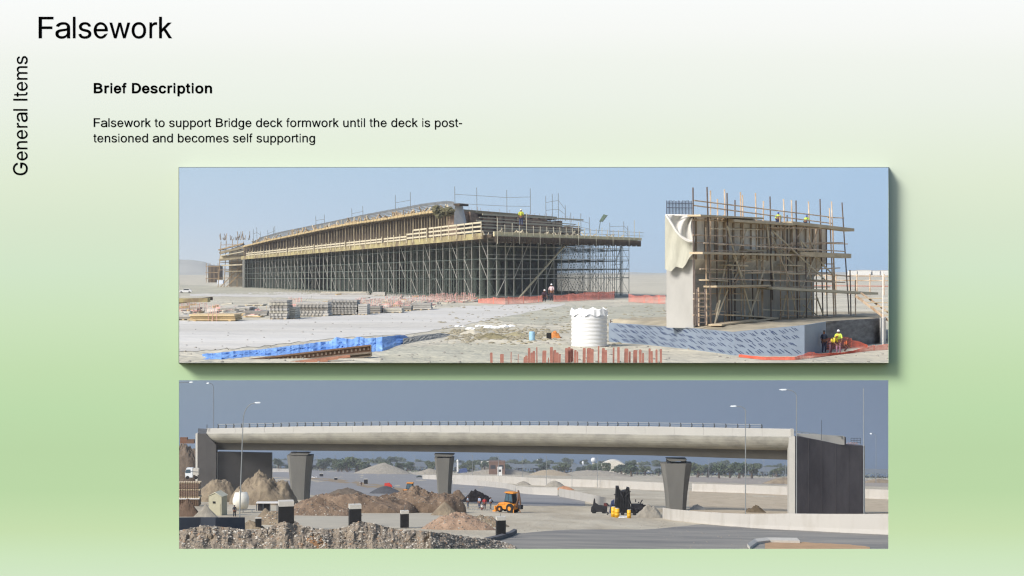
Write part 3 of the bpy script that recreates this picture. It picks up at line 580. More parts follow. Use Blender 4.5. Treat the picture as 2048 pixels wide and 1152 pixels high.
wallband(bot, top, .35, 'membrane_wall', mem, cap)
E1 = [(1609, 712, 650.5), (1652, 703, 643.5)]
b1 = [T(a, b) for a, b, c in E1]; t1 = [at(a, c, p.y) for (a, b, c), p in zip(E1, b1)]
wallband(b1, t1, .35, 'membrane_wall', mem, cap)
E2 = [(1652.5, 700, 643), (1705, 694, 639.5), (1761, 686, 636.5)]
b2 = [T(a, b) for a, b, c in E2]; t2 = [at(a, c, p.y) for (a, b, c), p in zip(E2, b2)]
wallband(b2, t2, .35, 'bitumen_wall', mat('black_bitumen', (62, 62, 66), .6, .5, 1.5, rgb2=(112, 112, 114), stretch=(.4, .4, 2)), cap)
E3 = [(1761.5, 688, 636), (1772, 686, 634)]
b3 = [T(a, b) for a, b, c in E3]; t3 = [at(a, c, p.y) for (a, b, c), p in zip(E3, b3)]
wallband(b3, t3, .35, 'corner_wall', mat('pale_membrane', (205, 203, 196), .7, .05, 1), cap)
# slanting printed marks, in rows, a few mm proud of the wall
mk = MB(); rr = random.Random(3)
def wD(px):
    for P, Q, (a, _, _), (c, _, _) in zip(bot, bot[1:], W, W[1:]):
        if px <= c: break
    u = (px - 1024) / F; d = Q - P; t = (u * P.y - P.x) / (d.x - u * d.y); return P.y + t * d.y
def mark(px, fy, ln, wd):
    b_, t_ = wallz(px); y = b_ + (t_ - b_) * fy
    P = []
    for dx, dy in ((-ln, -ln * 1.05), (-ln + wd, -ln * 1.05), (ln, ln * 1.05), (ln - wd, ln * 1.05)):
        X = px + dx; bb, tt = wallz(X); yy = y + dy * .55
        if not (tt + 1 < yy < bb - 1): yy = min(max(yy, tt + 1), bb - 1)
        d0 = wD(X)
        P.append(tuple(at(X, yy, d0 - .03)))
    mk.quad(*P)
for r_, fy in enumerate((.14, .38, .62, .86)):
    px = 1226 + (r_ % 2) * 13
    while px < 1600:
        for k in range(3): mark(px + k * 4.2 + rr.uniform(-.8, .8), fy + rr.uniform(-.05, .05), rr.uniform(4.2, 6.4), rr.uniform(1.8, 2.8))
        px += rr.uniform(17, 22)
mk.build('printed_marks', mat('dark_blue_print', (58, 72, 104), .7, .1, 2), cap)
# soil on the cap
mb = MB()
def soil(u, v):
    px = 1225 + (1765 - 1225) * u
    d0 = lerp([(1218, 130), (1467, 109.5), (1609, 109.5), (1652, 115), (1761, 129)], px) + .36; d1 = lerp([(1225, 131), (1340, 140), (1420, 158)], px)
    D = d0 + (d1 - d0) * v
    z0 = at(px, lerp([(1218, 645.5), (1300, 650.5), (1380, 655.5), (1467, 664), (1540, 657), (1609, 650.5), (1652, 643.5), (1761, 636.5)], px), d0).z - .05
    zz = z0 + (ct - z0) * min(1, v * 5); x = (px - 1024) / F * D
    return (x, D, zz + .12 * fbm(x * .5, D * .5) * min(1, v * 8) * min(1, (1 - v) * 8))
mb.grid(90, 40, soil); mb.build('soil_fill', mat('cap_soil', (166, 156, 134), .95, .2, .5, bump=.4), cap, smooth=True)

# ---- pier
conc = mat('pier_concrete', (172, 170, 164), .9, .08, .5, stretch=(1, 1, .4))
concd = mat('pier_stained_concrete', (180, 175, 165), .9, .18, .6, stretch=(1, 1, .35))
PD = 119.0
p0 = at(1333, 649.5, PD); p1 = at(1387, 650.5, PD - 1.5); zt = at(0, 431, PD).z
qr = at(1650, 634, 142)
dirf = Vector((qr.x - p1.x, qr.y - p1.y, 0)); nrm = Vector((-dirf.y, dirf.x, 0)).normalized()
pr = empty('concrete_pier', Vector((p1.x, p1.y, ct)), 'massive wall pier of grey concrete with flared head behind scaffolding', 'bridge pier')
def prsm(pts, z0, z1, nm, m):
    mb = MB(); mb.loft([[(p.x, p.y, z0) for p in pts], [(p.x, p.y, z1) for p in pts]]); return mb.build(nm, m, pr)
back = nrm * 0
lf = Vector((p0.x, p0.y, 0)); rf = Vector((p1.x, p1.y, 0)); rb = Vector((qr.x, qr.y, 0)); lb = rb + (lf - rf)
prsm([lf, rf, rf + (rb - rf) * .008, lf + (rb - rf) * .008], ct - .3, at(0, 520, PD).z, 'end_face', conc)
ins = .55 * dirf.normalized(); inn = (lf - rf).normalized() * .9
prsm([lf + ins * .2, rf + ins + inn, rb - ins + inn, lb], ct - .3, at(0, 520, PD).z, 'stem', concd)
mb = MB(); zm = at(0, 548, PD).z; zn = at(0, 519, PD).z
r0 = [lf + ins * .2, rf + ins + inn, rb - ins + inn, lb]; r1 = [lf, rf, rb + dirf * .02, lb]
mb.loft([[(p.x, p.y, z) for p in r] for r, z in ((r0, zm), (r1, zn), (r1, zt))])
mb.build('flared_head', mat('head_form', (236, 228, 212), .9, .2, .5, rgb2=(190, 178, 162), stretch=(1, 1, .5)), pr)
mb = MB()
P = [at(1388, 519, PD - 1.7), at(1402, 519, PD - 1.0), at(1402, 432, PD - 1.0), at(1388, 432, PD - 1.7)]
for k in range(16):                             # vertical form stiffeners
    t0 = (k + .15) / 16; p = rf + dirf * t0 - Vector((0, .12, 0)); q = rf + dirf * (t0 + .012) - Vector((0, .12, 0))
    mb.loft([[(p.x, p.y, zn), (q.x, q.y, zn), (q.x, q.y + .2, zn), (p.x, p.y + .2, zn)], [(p.x, p.y, zt - .2), (q.x, q.y, zt - .2), (q.x, q.y + .2, zt - .2), (p.x, p.y + .2, zt - .2)]])
mb.build('form_stiffeners', mat('form_rib', (160, 142, 120), .9, .2, 1), pr)
# draped curing sheet on the pier end
mb = MB()
def sheet(u, v):
    px = 1330 + 57 * u
    ytop = 430 + 1.0 * u
    ybot = lerp([(1330, 538), (1336, 541), (1342, 543), (1352, 533), (1365, 537), (1372, 528), (1378, 516), (1387, 506)], px)
    y = ytop + (ybot - ytop) * v
    D = PD - 1.5 * u - .25 - .12 * abs(math.sin(u * 8 + v * 3)) * v - .4 * v
    return tuple(at(px, y, D))
mb.grid(34, 34, sheet); mb.build('curing_sheet', mat('yellowed_sheet', (176, 174, 158), .8, .12, 1.0, stretch=(2, 2, .5)), pr, smooth=True)
mb = MB()
def sheet2(u, v):
    x0 = lerp([(0, 1332), (.2, 1342), (.4, 1352), (.6, 1363), (.8, 1376), (1, 1389)], u); y0 = lerp([(0, 430), (.2, 445), (.4, 462), (.6, 474), (.8, 482), (1, 483)], u)
    px = x0 + (1389 - x0) * v * .98; y = y0 + (431 - y0) * v
    return tuple(at(px, y, PD - 2.35 - .25 * math.sin(u * 14 + v * 7) - .2 * (1 - v)))
mb.grid(24, 18, sheet2); mb.build('white_net', mat('white_net', (205, 202, 194), .8, .1, 3), pr, smooth=True)
mb = MB(); pp = [at(lerp([(0, 1332), (.2, 1342), (.4, 1352), (.6, 1363), (.8, 1376), (1, 1389)], k / 12), lerp([(0, 430), (.2, 445), (.4, 462), (.6, 474), (.8, 482), (1, 483)], k / 12), PD - 2.8) for k in range(13)]
mb.tube(pp, .11, 5); mb.tube([at(1331, 430, PD - 2.5), at(1389, 431, PD - 2.9)], .07, 5); mb.build('net_hem', mat('white_hem', (230, 226, 218), .8, .05, 2), pr)
for k in range(19):
    px = 1333 + k * 2.9; m1 = MB(); m1.tube([at(px, 436, PD + .3), at(px + .3, 401 + R.uniform(-1, 2), PD + .3)], .035, 4); m1.build('starter_bar', mat('bluish_rebar', (88, 96, 112), .7, .1, 2), pr)
for yy in (406, 415): MB().tube([at(1333, yy, PD + .2), at(1388, yy + 1, PD + .2)], .03, 4).build('tie_bar', MATS['bluish_rebar'], pr)

# ---- scaffold round the pier
ps = empty('pier_scaffold', Vector(at(1410, 652, 116)), 'rusty tube and board scaffold wrapped round the concrete pier', 'scaffold')
tb = mat('rust_tube', (174, 146, 118), .7, .22, 1.2, rgb2=(222, 202, 176))
tbd = mat('dark_tube', (104, 92, 84), .7, .2, 2)
pk = mat('scaffold_plank', (196, 178, 148), .85, .15, .8)
def SD(px, off=-1.2): return lerp([(1380, 116.5), (1500, 128), (1650, 141), (1720, 146)], px) + off
for (px, yt, yb, o, px2) in [(1386, 375, 650, -1, 1388), (1414, 374, 655, -2.4, 1423), (1421, 381, 648, -1, 1421), (1449, 379, 640, -1, 1455), (1454, 386, 660, -2.4, 1459), (1470, 400, 640, -.6, 1470), (1481, 384, 520, -1, 1483), (1485, 390, 645, -2.2, 1490),
                         (1511, 386, 640, -1, 1517), (1527, 402, 640, -1.2, 1525), (1540, 393, 600, -1, 1545), (1567, 398, 640, -2.4, 1577), (1583, 400, 635, -1, 1590), (1592, 401, 640, -2.6, 1595), (1617, 403, 636, -1, 1625), (1640, 398, 632, -1, 1646),
                         (1663, 403, 630, -.5, 1672), (1684, 405, 628, -.4, 1698), (1659, 416, 632, -2, 1668), (1435, 398, 520, -.6, 1436), (1700, 540, 636, -1, 1702), (1711, 560, 640, -2, 1711), (1397, 575, 652, -2, 1398)]:
    D = SD(px, o); MB().tube([at(px2, yb, D), at(px, yt, D)], .062, 5).build('standard', tb if px % 2 else tbd, ps)
for (x0, y0, x1, y1, o) in [(1388, 401, 1660, 434, -1.2), (1388, 411, 1664, 447, -1.1), (1386, 470, 1560, 476, -1.2), (1390, 504, 1690, 513, -1.3), (1400, 538, 1660, 546, -1.4), (1420, 557, 1690, 565, -2.5), (1424, 575, 1660, 574, -2.5), (1650, 487, 1695, 488, -.6), (1655, 435, 1688, 436, -.5),
                            (1408, 486, 1690, 503, -2.5), (1650, 528, 1668, 528, -.5), (1650, 548, 1700, 553, -.5), (1386, 598, 1422, 598, -1.6), (1386, 630, 1424, 632, -1.6), (1390, 612, 1422, 614, -1.6), (1388, 587, 1422, 588, -1.6), (1420, 628, 1530, 634, -2.4),
                            (1560, 630, 1672, 634, -2.4), (1560, 548, 1655, 548, -2.6), (1530, 560, 1640, 562, -1.8), (1600, 540, 1680, 536, -2), (1386, 440, 1460, 442, -1.2)]:
    MB().tube([at(x0, y0, SD(x0, o)), at(x1, y1, SD(x1, o))], .055, 5).build('ledger', tb, ps)
for (x0, y0, x1, y1, o) in [(1454, 452, 1507, 645, -3), (1529, 535, 1498, 640, -3), (1455, 512, 1430, 630, -2), (1533, 447, 1549, 572, -2.8), (1440, 600, 1428, 655, -3), (1455, 580, 1430, 645, -2.7), (1520, 580, 1497, 630, -2.2), (1602, 484, 1622, 560, -2.7), (1545, 462, 1650, 560, -2.8),
                            (1622, 592, 1602, 645, -2.6), (1632, 590, 1652, 645, -2.6), (1572, 590, 1565, 632, -2.5), (1648, 528, 1628, 552, -2), (1606, 610, 1640, 635, -2), (1600, 480, 1668, 552, -2.2), (1560, 500, 1600, 545, -2)]:
    MB().tube([at(x0, y0, SD(x0, o)), at(x1, y1, SD(x1, o))], .07, 5).build('brace', mat('pale_tube', (206, 192, 164), .6, .1, 1), ps)
for (x0, y0, x1, y1, o, th) in [(1388, 431, 1515, 437, -2.0, .14), (1455, 441, 1575, 449, -2.2, .2), (1575, 446, 1698, 460, -1.8, .28), (1392, 506, 1570, 510, -2.2, .16), (1590, 508, 1692, 512, -1.8, .42), (1420, 573, 1530, 571, -3, .14),
                                (1425, 655, 1540, 636, -4, .12), (1430, 650, 1500, 640, -5, .12), (1455, 630, 1545, 636, -3.4, .1)]:
    MB().beam(at(x0, y0, SD(x0, o)), at(x1, y1, SD(x1, o)), 1.1, th).build('plank', pk, ps)
MB().beam(at(1530, 576, SD(1530, -3.4)), at(1743, 587, 140), 1.4, .22).build('plank', mat('long_pale_plank', (184, 174, 150), .8, .12, .6), ps)
rr = random.Random(21)
for k in range(16):
    x = 1392 + k * 18.5 + rr.uniform(-4, 4); D = SD(x, rr.choice((-.8, -1.8, -2.9))); MB().tube([at(x + 2, lerp([(1390, 652), (1680, 630)], x), D), at(x, rr.choice((430, 455, 500, 540)), D)], .055, 5).build('standard', tb if k % 2 else tbd, ps)
for k in range(26):
    x0 = rr.uniform(1390, 1590); x1 = x0 + rr.uniform(50, 110); y0 = rr.choice((455, 470, 488, 500, 522, 545, 556, 566, 585, 600, 618)) + rr.uniform(-3, 3); o = rr.choice((-1, -1.9, -2.8))
    MB().tube([at(x0, y0, SD(x0, o)), at(x1, y0 + rr.uniform(-1, 4), SD(x1, o))], .05, 5).build('ledger', tb if k % 3 else MATS['pale_tube'], ps)
for k in range(12):
    x0 = rr.uniform(1400, 1640); y0 = rr.uniform(440, 560); s_ = rr.choice((-1, 1)); o = rr.choice((-2.4, -3))
    MB().tube([at(x0, y0, SD(x0, o)), at(x0 + s_ * rr.uniform(20, 45), y0 + rr.uniform(60, 100), SD(x0 + s_ * 30, o))], .05, 5).build('brace', tb if k % 2 else MATS['pale_tube'], ps)
for k in range(7):
    x0 = 1410 + k * 36 + rr.uniform(-8, 8); MB().beam(at(x0, 560 - (k % 3) * 30, SD(x0, -2)), at(x0 + 40, 562 - (k % 3) * 30, SD(x0 + 40, -2)), .8, .1).build('plank', pk, ps)
# ladder on the pier end
ld = empty('ladder', at(1400, 652, 112.5), 'grey ladder leaning between the scaffold tubes beside the pier end', 'ladder')
for px in (1395, 1411): MB().tube([at(px, 651, 113), at(px - 1, 578, 114.4)], .05, 5).build('rail', tbd, ld)
for k in range(7): MB().tube([at(1395, 645 - k * 10, 113), at(1411, 645 - k * 10, 113)], .035, 4).build('rung', tbd, ld)
# gangway with rails going down to the right, and the fence line beyond
gw = empty('site_stair', T(1770, 640), 'timber site stair with brown rails descending at the right edge', 'stair')
for k in range(7): y0 = 596 + k * 8.5; MB().beam(at(1716 + k * 11, y0, 134 - k), at(1733 + k * 11 + 30, y0 + 1, 134 - k), .5, .09).build('tread', pk, gw)
MB().beam(at(1712, 592, 134), at(1792, 652, 127), .12, .2).build('stringer', tb, gw)
MB().beam(at(1722, 586, 136), at(1798, 640, 129), .10, .14).build('stringer', tb, gw)
fr = empty('tube_guard_fence', T(1700, 585), 'rusty tube guard fence running off to the right behind the pier', 'fence')
for px in (1652, 1672, 1700, 1714, 1740, 1768, 1800): MB().tube([at(px, 590, 175), at(px, 548, 175)], .08, 5).build('post', tb, fr)
for yy, c in ((551, tb), (571, mat('pink_tube', (190, 140, 125), .7, .1, 1)), (560, tb)): MB().tube([at(1600, yy, 175), at(1820, yy + 2, 175)], .07, 5).build('rail', c, fr)
mb = MB(); p = at(1766, 690, 124)
mb.tube([p, at(1766, 545, 124)], .05, 5); tag(mb.build('marker_pole', MATS['white_hem']), 'thin white pole at the right edge beside the black wall', 'pole')
# ================================================================ things on the ground of the upper view
def skinned(name, verts, edges, rad, m, parent, k, base, rz, sub=1, root=0):
    me = bpy.data.meshes.new(name); c, s_ = math.cos(rz), math.sin(rz)
    pb = wloc(parent)
    me.from_pydata([((x * c - y * s_) * k + base[0] - pb.x, (x * s_ + y * c) * k + base[1] - pb.y, z * k + base[2] - pb.z) for x, y, z in verts], edges, [])
    o = bpy.data.objects.new(name, me); C.objects.link(o); o.parent = parent
    sk = o.modifiers.new('s', 'SKIN'); sv = me.skin_vertices[0].data
    for i, r in enumerate(rad): sv[i].radius = (r * k, r * k)
    sv[root].use_root = True; sk.use_smooth_shade = True
    if sub: u = o.modifiers.new('u', 'SUBSURF'); u.levels = sub; u.render_levels = sub
    me.materials.append(m)
    return o
SKIN = mat('skin', (122, 82, 60), .7, .05, 5)
def person(base, H, rz, label, vest=(200, 220, 60), helmet=(235, 235, 235), trousers=(60, 70, 100), pose='stand', group=None, cloth=None):
    r = empty('person', base, label, 'person', group)
    lean = {'stand': 0, 'bend': .24, 'crouch': .12, 'walk': .03}[pose]; drop = {'stand': 0, 'bend': .02, 'crouch': .2, 'walk': .01}[pose]
    st = .09 if pose == 'walk' else .0
    P = {}
    P['pel'] = (0, 0, .52 - drop); P['chest'] = (0, -lean * .6, .71 - drop - lean * .25); P['neck'] = (0, -lean, .83 - drop - lean * .45)
    P['head'] = (0, -lean * 1.15 - .01, .885 - drop - lean * .5); P['crown'] = (0, -lean * 1.25 - .01, .965 - drop - lean * .5)
    V = [P['pel'], P['chest'], P['neck'], P['head'], P['crown'], (0, P['head'][1] - .055, P['head'][2] + .01)]
    Rr = [.085, .095, .035, .052, .05, .014]; E = [(0, 1), (1, 2), (2, 3), (3, 4), (3, 5)]
    legs = []; arms = []
    for sd in (-1, 1):
        n = len(V); ky = -.03 - (.14 if pose == 'crouch' else 0) + sd * st
        leg = [(sd * .055, 0, .47 - drop), (sd * .065, ky, .27 - drop * .3), (sd * .07, .02 + sd * st * 1.6, .045), (sd * .075, -.07 + sd * st * 1.6, .02)]
        V += leg; Rr += [.06, .042, .026, .02]; E += [(0, n), (n, n + 1), (n + 1, n + 2), (n + 2, n + 3)]; legs.append(leg)
        n = len(V); ch = P['neck']; reach = .16 if pose in ('bend', 'crouch') else .08
        sh = (sd * .115, ch[1], ch[2] - .035); elb = (sd * .15, ch[1] - .02 + .01, ch[2] - .20); wr = (sd * .13, ch[1] - reach, ch[2] - .32); hd = (sd * .125, ch[1] - reach - .03, ch[2] - .36)
        V += [sh, elb, wr, hd]; Rr += [.034, .028, .019, .018]; E += [(2, n), (n, n + 1), (n + 1, n + 2), (n + 2, n + 3)]; arms.append((sh, elb, wr))
        for f in range(4):
            q = len(V); V.append((hd[0] + (f - 1.5) * .011, hd[1] - .012, hd[2] - .038 - (.006 if f in (1, 2) else 0))); Rr.append(.0055); E.append((n + 3, q))
        q = len(V); V.append((hd[0] - sd * .022, hd[1] - .012, hd[2] - .012)); Rr.append(.006); E.append((n + 3, q))
    skinned('body', V, E, Rr, SKIN, r, H, base, rz)
    vc = mat('cloth_%d_%d_%d' % vest, vest, .8, .08, 6); tcx = mat('cloth_%d_%d_%d' % trousers, trousers, .85, .1, 6)
    V = [P['pel'], P['chest'], (P['neck'][0], P['neck'][1], P['neck'][2] - .02)]; Rr = [.098, .108, .052]; E = [(0, 1), (1, 2)]
    for sh, el_, wr in arms:
        n = len(V); V += [sh, el_]; Rr += [.044, .036]; E += [(2, n), (n, n + 1)]
    skinned('vest' if not cloth else cloth, V, E, Rr, vc, r, H, base, rz)
    V = [(0, 0, .54 - drop)]; Rr = [.09]; E = []
    for leg in legs:
        n = len(V); V += leg[:3]; Rr += [.068, .05, .036]; E += [(0, n), (n, n + 1), (n + 1, n + 2)]
    skinned('trousers', V, E, Rr, tcx, r, H, base, rz)
    h = P['crown']; mb = MB(base, H, rz); rg = []
    for rr_, z in ((.078, -.012), (.074, -.004), (.066, .0), (.062, .025), (.045, .05), (.016, .062)):
        rg.append([(h[0] + rr_ * .9 * math.cos(t * math.pi / 5), h[1] + rr_ * math.sin(t * math.pi / 5), h[2] + z - .025) for t in range(10)])
    mb.loft(rg); mb.build('helmet' if helmet != (30, 26, 24) else 'hair', mat('cap_%d_%d_%d' % helmet, helmet, .4, .03, 5), r, smooth=True)
    return r
# workers
def D_(p): return (p.x, p.y, p.z)
person(D_(at(1042, 452, 350)), 4.0, 2.9, 'worker in yellow vest standing on top of the deck formwork', (190, 196, 60), (225, 220, 200))
person(D_(at(1556, 455, SD(1556, -1.2))), 1.6, 2.9, 'worker with blue helmet and lime vest on the pier scaffold, left one of the two', (196, 222, 90), (50, 80, 170), pose='bend')
person(D_(at(1611, 459, SD(1611, -1.0))), 1.55, 2.7, 'worker with blue helmet and lime vest on the pier scaffold, right one of the two', (190, 222, 90), (50, 80, 170), pose='bend')
person(D_(T(1648, 706)), 1.7, .3, 'worker in dark clothes without vest beside the membrane wall', (52, 58, 74), (30, 26, 24), (70, 70, 90), cloth='shirt')
person(D_(T(1661, 708)), 1.7, .9, 'worker in yellow and orange vest in the middle of the group by the black wall', (214, 196, 60), (240, 180, 60), (110, 80, 90), pose='bend')
person(D_(T(1677, 708)), 1.8, -.5, 'worker in lime vest and white helmet at the right of the group', (200, 220, 90), (238, 238, 238), (150, 110, 130))
person(D_(T(1689, 703)), 1.4, 1.2, 'crouching worker in orange behind the group at the black wall', (190, 96, 60), (120, 60, 50), (90, 60, 60), pose='crouch')
person(D_(T(1088, 604)), 3.6, .2, 'worker in dark clothes near the orange netting under the falsework, left of the pair', (70, 50, 60), (235, 225, 220), (40, 36, 50), pose='crouch', cloth='shirt')
person(D_(T(1103, 602)), 3.8, -.3, 'worker in pale shirt near the orange netting under the falsework, right of the pair', (215, 190, 190), (235, 235, 235), (60, 50, 60), cloth='shirt')
# white water tank
k = gD(695) / F
tk = empty('water_tank', T(1180, 695), 'big white ribbed plastic tank with draped white crown', 'tank')
prof = []
for i in range(25):
    z = i * 2.62; prof.append((35.6 + (1.6 if i % 3 == 1 else 0), z))
MB(T(1180, 695) + Vector((0, 36 * k, 0)), k).lathe(prof, 40).build('tank_body', mat('white_plastic', (216, 216, 214), .4, .02, .5), tk, smooth=True)
def crown(u, v):
    t = u * 2 * math.pi; top = 80 - 5.0 * abs(math.sin(t * 4.5 + .4)) ** .7 ; bt = 64 - 2.5 * math.sin(t * 9)
    r = 38.0 + 1.2 * math.sin(t * 17) * (1 - v * .4) - v * 1.5
    return (r * math.cos(t), r * math.sin(t), bt + (top - bt) * v)
MB(T(1180, 695) + Vector((0, 36 * k, 0)), k).grid(120, 6, crown).build('white_cover', mat('white_cloth', (240, 240, 238), .8, .03, 1), tk, smooth=True)
MB(T(1180, 695) + Vector((0, 36 * k, 0)), k).lathe([(36, 62), (34, 66), (3, 68)], 30).build('lid', MATS['white_plastic'], tk)
# blue tarpaulin
tpu = [(392, 709), (430, 706), (470, 702), (520, 699), (560, 694), (600, 689), (640, 684), (662, 682), (672, 674), (690, 677), (705, 678), (716, 673), (732, 677), (800, 670), (812, 671), (820, 676)]
tpl = [(392, 713), (410, 719), (450, 718), (500, 713), (560, 711), (600, 706), (650, 700), (740, 703), (765, 703), (790, 693), (806, 688), (820, 682)]
def tarp(u, v):
    px = 394 + (820 - 394) * u; yb = lerp(tpl, px) + 1.2 * fbm(px * .08, 4); yt = lerp(tpu, px) + 1.0 * fbm(px * .1, 9)
    D = gD(yb) - .2; y = yb + (yt - yb) * v
    D2 = D + 6.0 * v + 1.5 * fbm(px * .035 + v * 1.2, v * 2.0, 0, 3) * math.sin(v * math.pi) + .35 * fbm(px * .16 - v * 3, v * 3, 0, 3) * math.sin(v * math.pi)
    p = at(px, y, D2)
    return tuple(p)
o = MB().grid(200, 22, tarp).build('tarpaulin', mat('blue_tarp', (88, 136, 208), .6, .25, .25, rgb2=(140, 178, 226), bump=.15))
tag(o, 'crumpled bright blue tarpaulin spread along the near edge of the track', 'tarpaulin')
gp = mat('grey_plastic', (150, 148, 140), .8, .1, 1)
def sh2(u, v):
    px = 806 + 94 * u; yb = lerp([(806, 690), (830, 685), (860, 680), (900, 672)], px); yt = lerp([(806, 677), (830, 672), (860, 668), (880, 666), (900, 668)], px)
    return tuple(at(px, yb + (yt - yb) * v, gD(yb) + 3 * v + .6 * fbm(px * .2, v * 4) * math.sin(v * 3.14)))
tag(MB().grid(50, 8, sh2).build('groundsheet', gp), 'grey sheeted bundle trailing off the right end of the blue tarpaulin', 'sheet')
# long steel beams in the corner
brown = mat('rusty_steel_beam', (104, 80, 62), .8, .2, 1, rgb2=(134, 108, 88))
def ibeam(nm, x0, y0, x1, y1, hpx, m, label, holes=True, off=0):
    D0, D1 = 103.5 + off, 106 + off
    r = empty(nm, at(x0, y0, D0), label, 'beam')
    p, q = at(x0, y0, D0), at(x1, y1, D1); kz = D0 / F; dn = Vector((0, 0, -hpx * kz))
    MB().beam(p, q, .5, .09).build('top_flange', m, r); MB().beam(p + dn, q + dn, .5, .09).build('bottom_flange', m, r)
    MB().beam(p + dn * .5, q + dn * .5, .08, hpx * kz * .92).build('web', m, r)
    if holes:
        mb = MB(); d = q - p; n = 42
        for i in range(n): c = p + d * ((i + .5) / n) + dn * .5 - Vector((0, .07, 0)); mb.box(c.x - .05, c.x + .07, c.y - .03, c.y + .02, c.z - .07, c.z + .1)
        mb.build('bolt_row', mat('pale_bolt', (170, 150, 130), .6, .1, 2), r)
    mb = MB(); c = q + dn * .5; mb.box(c.x, c.x + .05, c.y - .26, c.y + .26, c.z - hpx * kz * .55, c.z + hpx * kz * .55); mb.build('end_plate', m, r)
    return r
ibeam('steel_beam', 380, 733, 741, 690.5, 13, brown, 'upper long rusty steel beam with a row of pale bolts', True)
ibeam('steel_beam', 330, 748, 742, 705, 7, mat('dull_steel_beam', (122, 110, 96), .8, .2, 1), 'thin steel beam lying just under the bolted rusty beam', False, -.5)
for k, (x1, y1) in enumerate(((700, 712), (676, 716), (655, 720))):
    p, q = at(430, 742 + k * 3, 100.5 - k * .6), at(x1, y1, 102 - k * .6)
    o = MB().beam(p, q, .35, .16).build('timber_baulk', mat('reddish_timber', (170, 122, 98), .85, .2, 1), origin=tuple(p))
    tag(o, ('topmost and longest', 'middle', 'lowest and shortest')[k] + ' reddish timber baulk below the steel beams', 'timber', 'reddish timbers under the beams')
# rusty sheet stakes along the bottom edge
stk = mat('rust_red_stake', (150, 100, 88), .85, .15, 2, rgb2=(176, 124, 108))
sticks = [(983, 705, 5), (1003, 708, 5), (1006, 708, 3), (1022, 704, 2), (1036, 708, 1.5), (1049, 714, 5), (1053, 711, 5), (1058, 696, 5), (1063, 705, 5), (1068, 702, 5), (1074, 694, 2.5), (1088, 701, 8), (1097, 715, 2), (1103, 694, 6), (1109, 700, 6), (1114, 705, 6), (1119, 708, 4),
          (1133, 696, 6), (1138, 694, 5), (1144, 697, 6), (1150, 700, 5), (1155, 703, 3), (1168, 696, 6), (1178, 696, 9), (1184, 698, 6), (1197, 692, 3), (1206, 696, 6), (1212, 700, 5), (1227, 695, 3.5), (1237, 694, 5), (1252, 697, 8), (1259, 703, 4), (1270, 700, 8), (1281, 699, 5), (1286, 706, 4), (1299, 697, 4), (1304, 702, 4), (1313, 699, 4), (1322, 698, 4)]
for px, py, wd in sticks:
    D = 98.5 + R.uniform(-1, 1); kk = D / F; b0 = Vector(at(px, py, D)); mb = MB(); h = b0.z + .25; lean = R.uniform(-.02, .03)
    bx = b0.x; z0 = -.25
    mb.loft([[(bx - wd * kk / 2, D, z0), (bx + wd * kk / 2, D, z0), (bx + wd * kk / 2, D + .06, z0), (bx - wd * kk / 2, D + .06, z0)],
             [(bx - wd * kk / 2 + lean, D, b0.z - .07), (bx + wd * kk / 2 + lean, D, b0.z - .02), (bx + wd * kk / 2 + lean, D + .06, b0.z - .02), (bx - wd * kk / 2 + lean, D + .06, b0.z - .07)],
             [(bx - wd * kk / 3 + lean, D, b0.z), (bx + wd * kk / 4 + lean, D, b0.z), (bx + wd * kk / 4 + lean, D + .06, b0.z), (bx - wd * kk / 3 + lean, D + .06, b0.z)]])
    tag(mb.build('stake', stk, origin=(bx, D, 0)), 'rust red steel stake in the ragged row at the bottom edge', 'stake', 'rust red stakes')
# orange safety netting
def net(nm, cols, hs, m, label, step=2.2, D0=None):
    r = empty(nm, T(*cols[0]), label, 'netting'); mb = MB(); ps_ = MB()
    n = max(2, int((cols[-1][0] - cols[0][0]) / step))
    def P(px, t):
        y = lerp(cols, px); h = lerp(hs, px) * (1 + .18 * fbm(px * .06, 2.2)); return at(px, y - h * t, gD(y))
    for i in range(n + 1):
        px = cols[0][0] + (cols[-1][0] - cols[0][0]) * i / n
        if i < n:
            q = px + step
            for t in (0.06, .22, .38, .54, .7, .86, 1):
                mb.beam(P(px, t), P(q, t), gD(lerp(cols, px)) / F * .9, n=3)
        mb.beam(P(px, .02), P(px + .5, 1), gD(lerp(cols, px)) / F * .8, n=3)
    mb.build('mesh', m, r)
    for i in range(int((cols[-1][0] - cols[0][0]) / 30) + 1):
        px = cols[0][0] + i * 30; p = P(px, -.02); q = P(px, 1.1); MB().beam(p, q, gD(lerp(cols, px)) / F * 1.1).build('post', m, r)
    return r
ora = mat('faded_orange_net', (224, 140, 122), .8, .1, 1)
orb = mat('orange_net', (226, 118, 92), .8, .12, 1)
net('safety_net', [(957, 606), (1010, 609), (1050, 607), (1085, 604)], [(957, 8), (1010, 14), (1085, 13)], ora, 'faded orange net fence at the foot of the falsework, left of the two workers')
net('safety_net', [(1108, 604), (1150, 602), (1190, 600), (1228, 599)], [(1108, 13), (1228, 16)], ora, 'faded orange net fence at the foot of the falsework, right of the two workers')
net('safety_net', [(1258, 604), (1290, 606), (1330, 608)], [(1258, 14), (1330, 16)], ora, 'faded orange net between the falsework and the concrete pier')
net('safety_net', [(1478, 714), (1530, 720), (1590, 720), (1640, 714), (1690, 708), (1740, 702), (1800, 698)], [(1478, 5), (1590, 6), (1620, 12), (1642, 6), (1690, 3), (1740, 9), (1800, 12)], orb, 'sagging orange net lying in front of the membrane wall')
net('safety_net', [(1612, 706), (1640, 703), (1655, 700), (1700, 697), (1735, 696)], [(1612, 14), (1640, 22), (1700, 20), (1735, 6)], orb, 'orange net strung behind the group of workers')
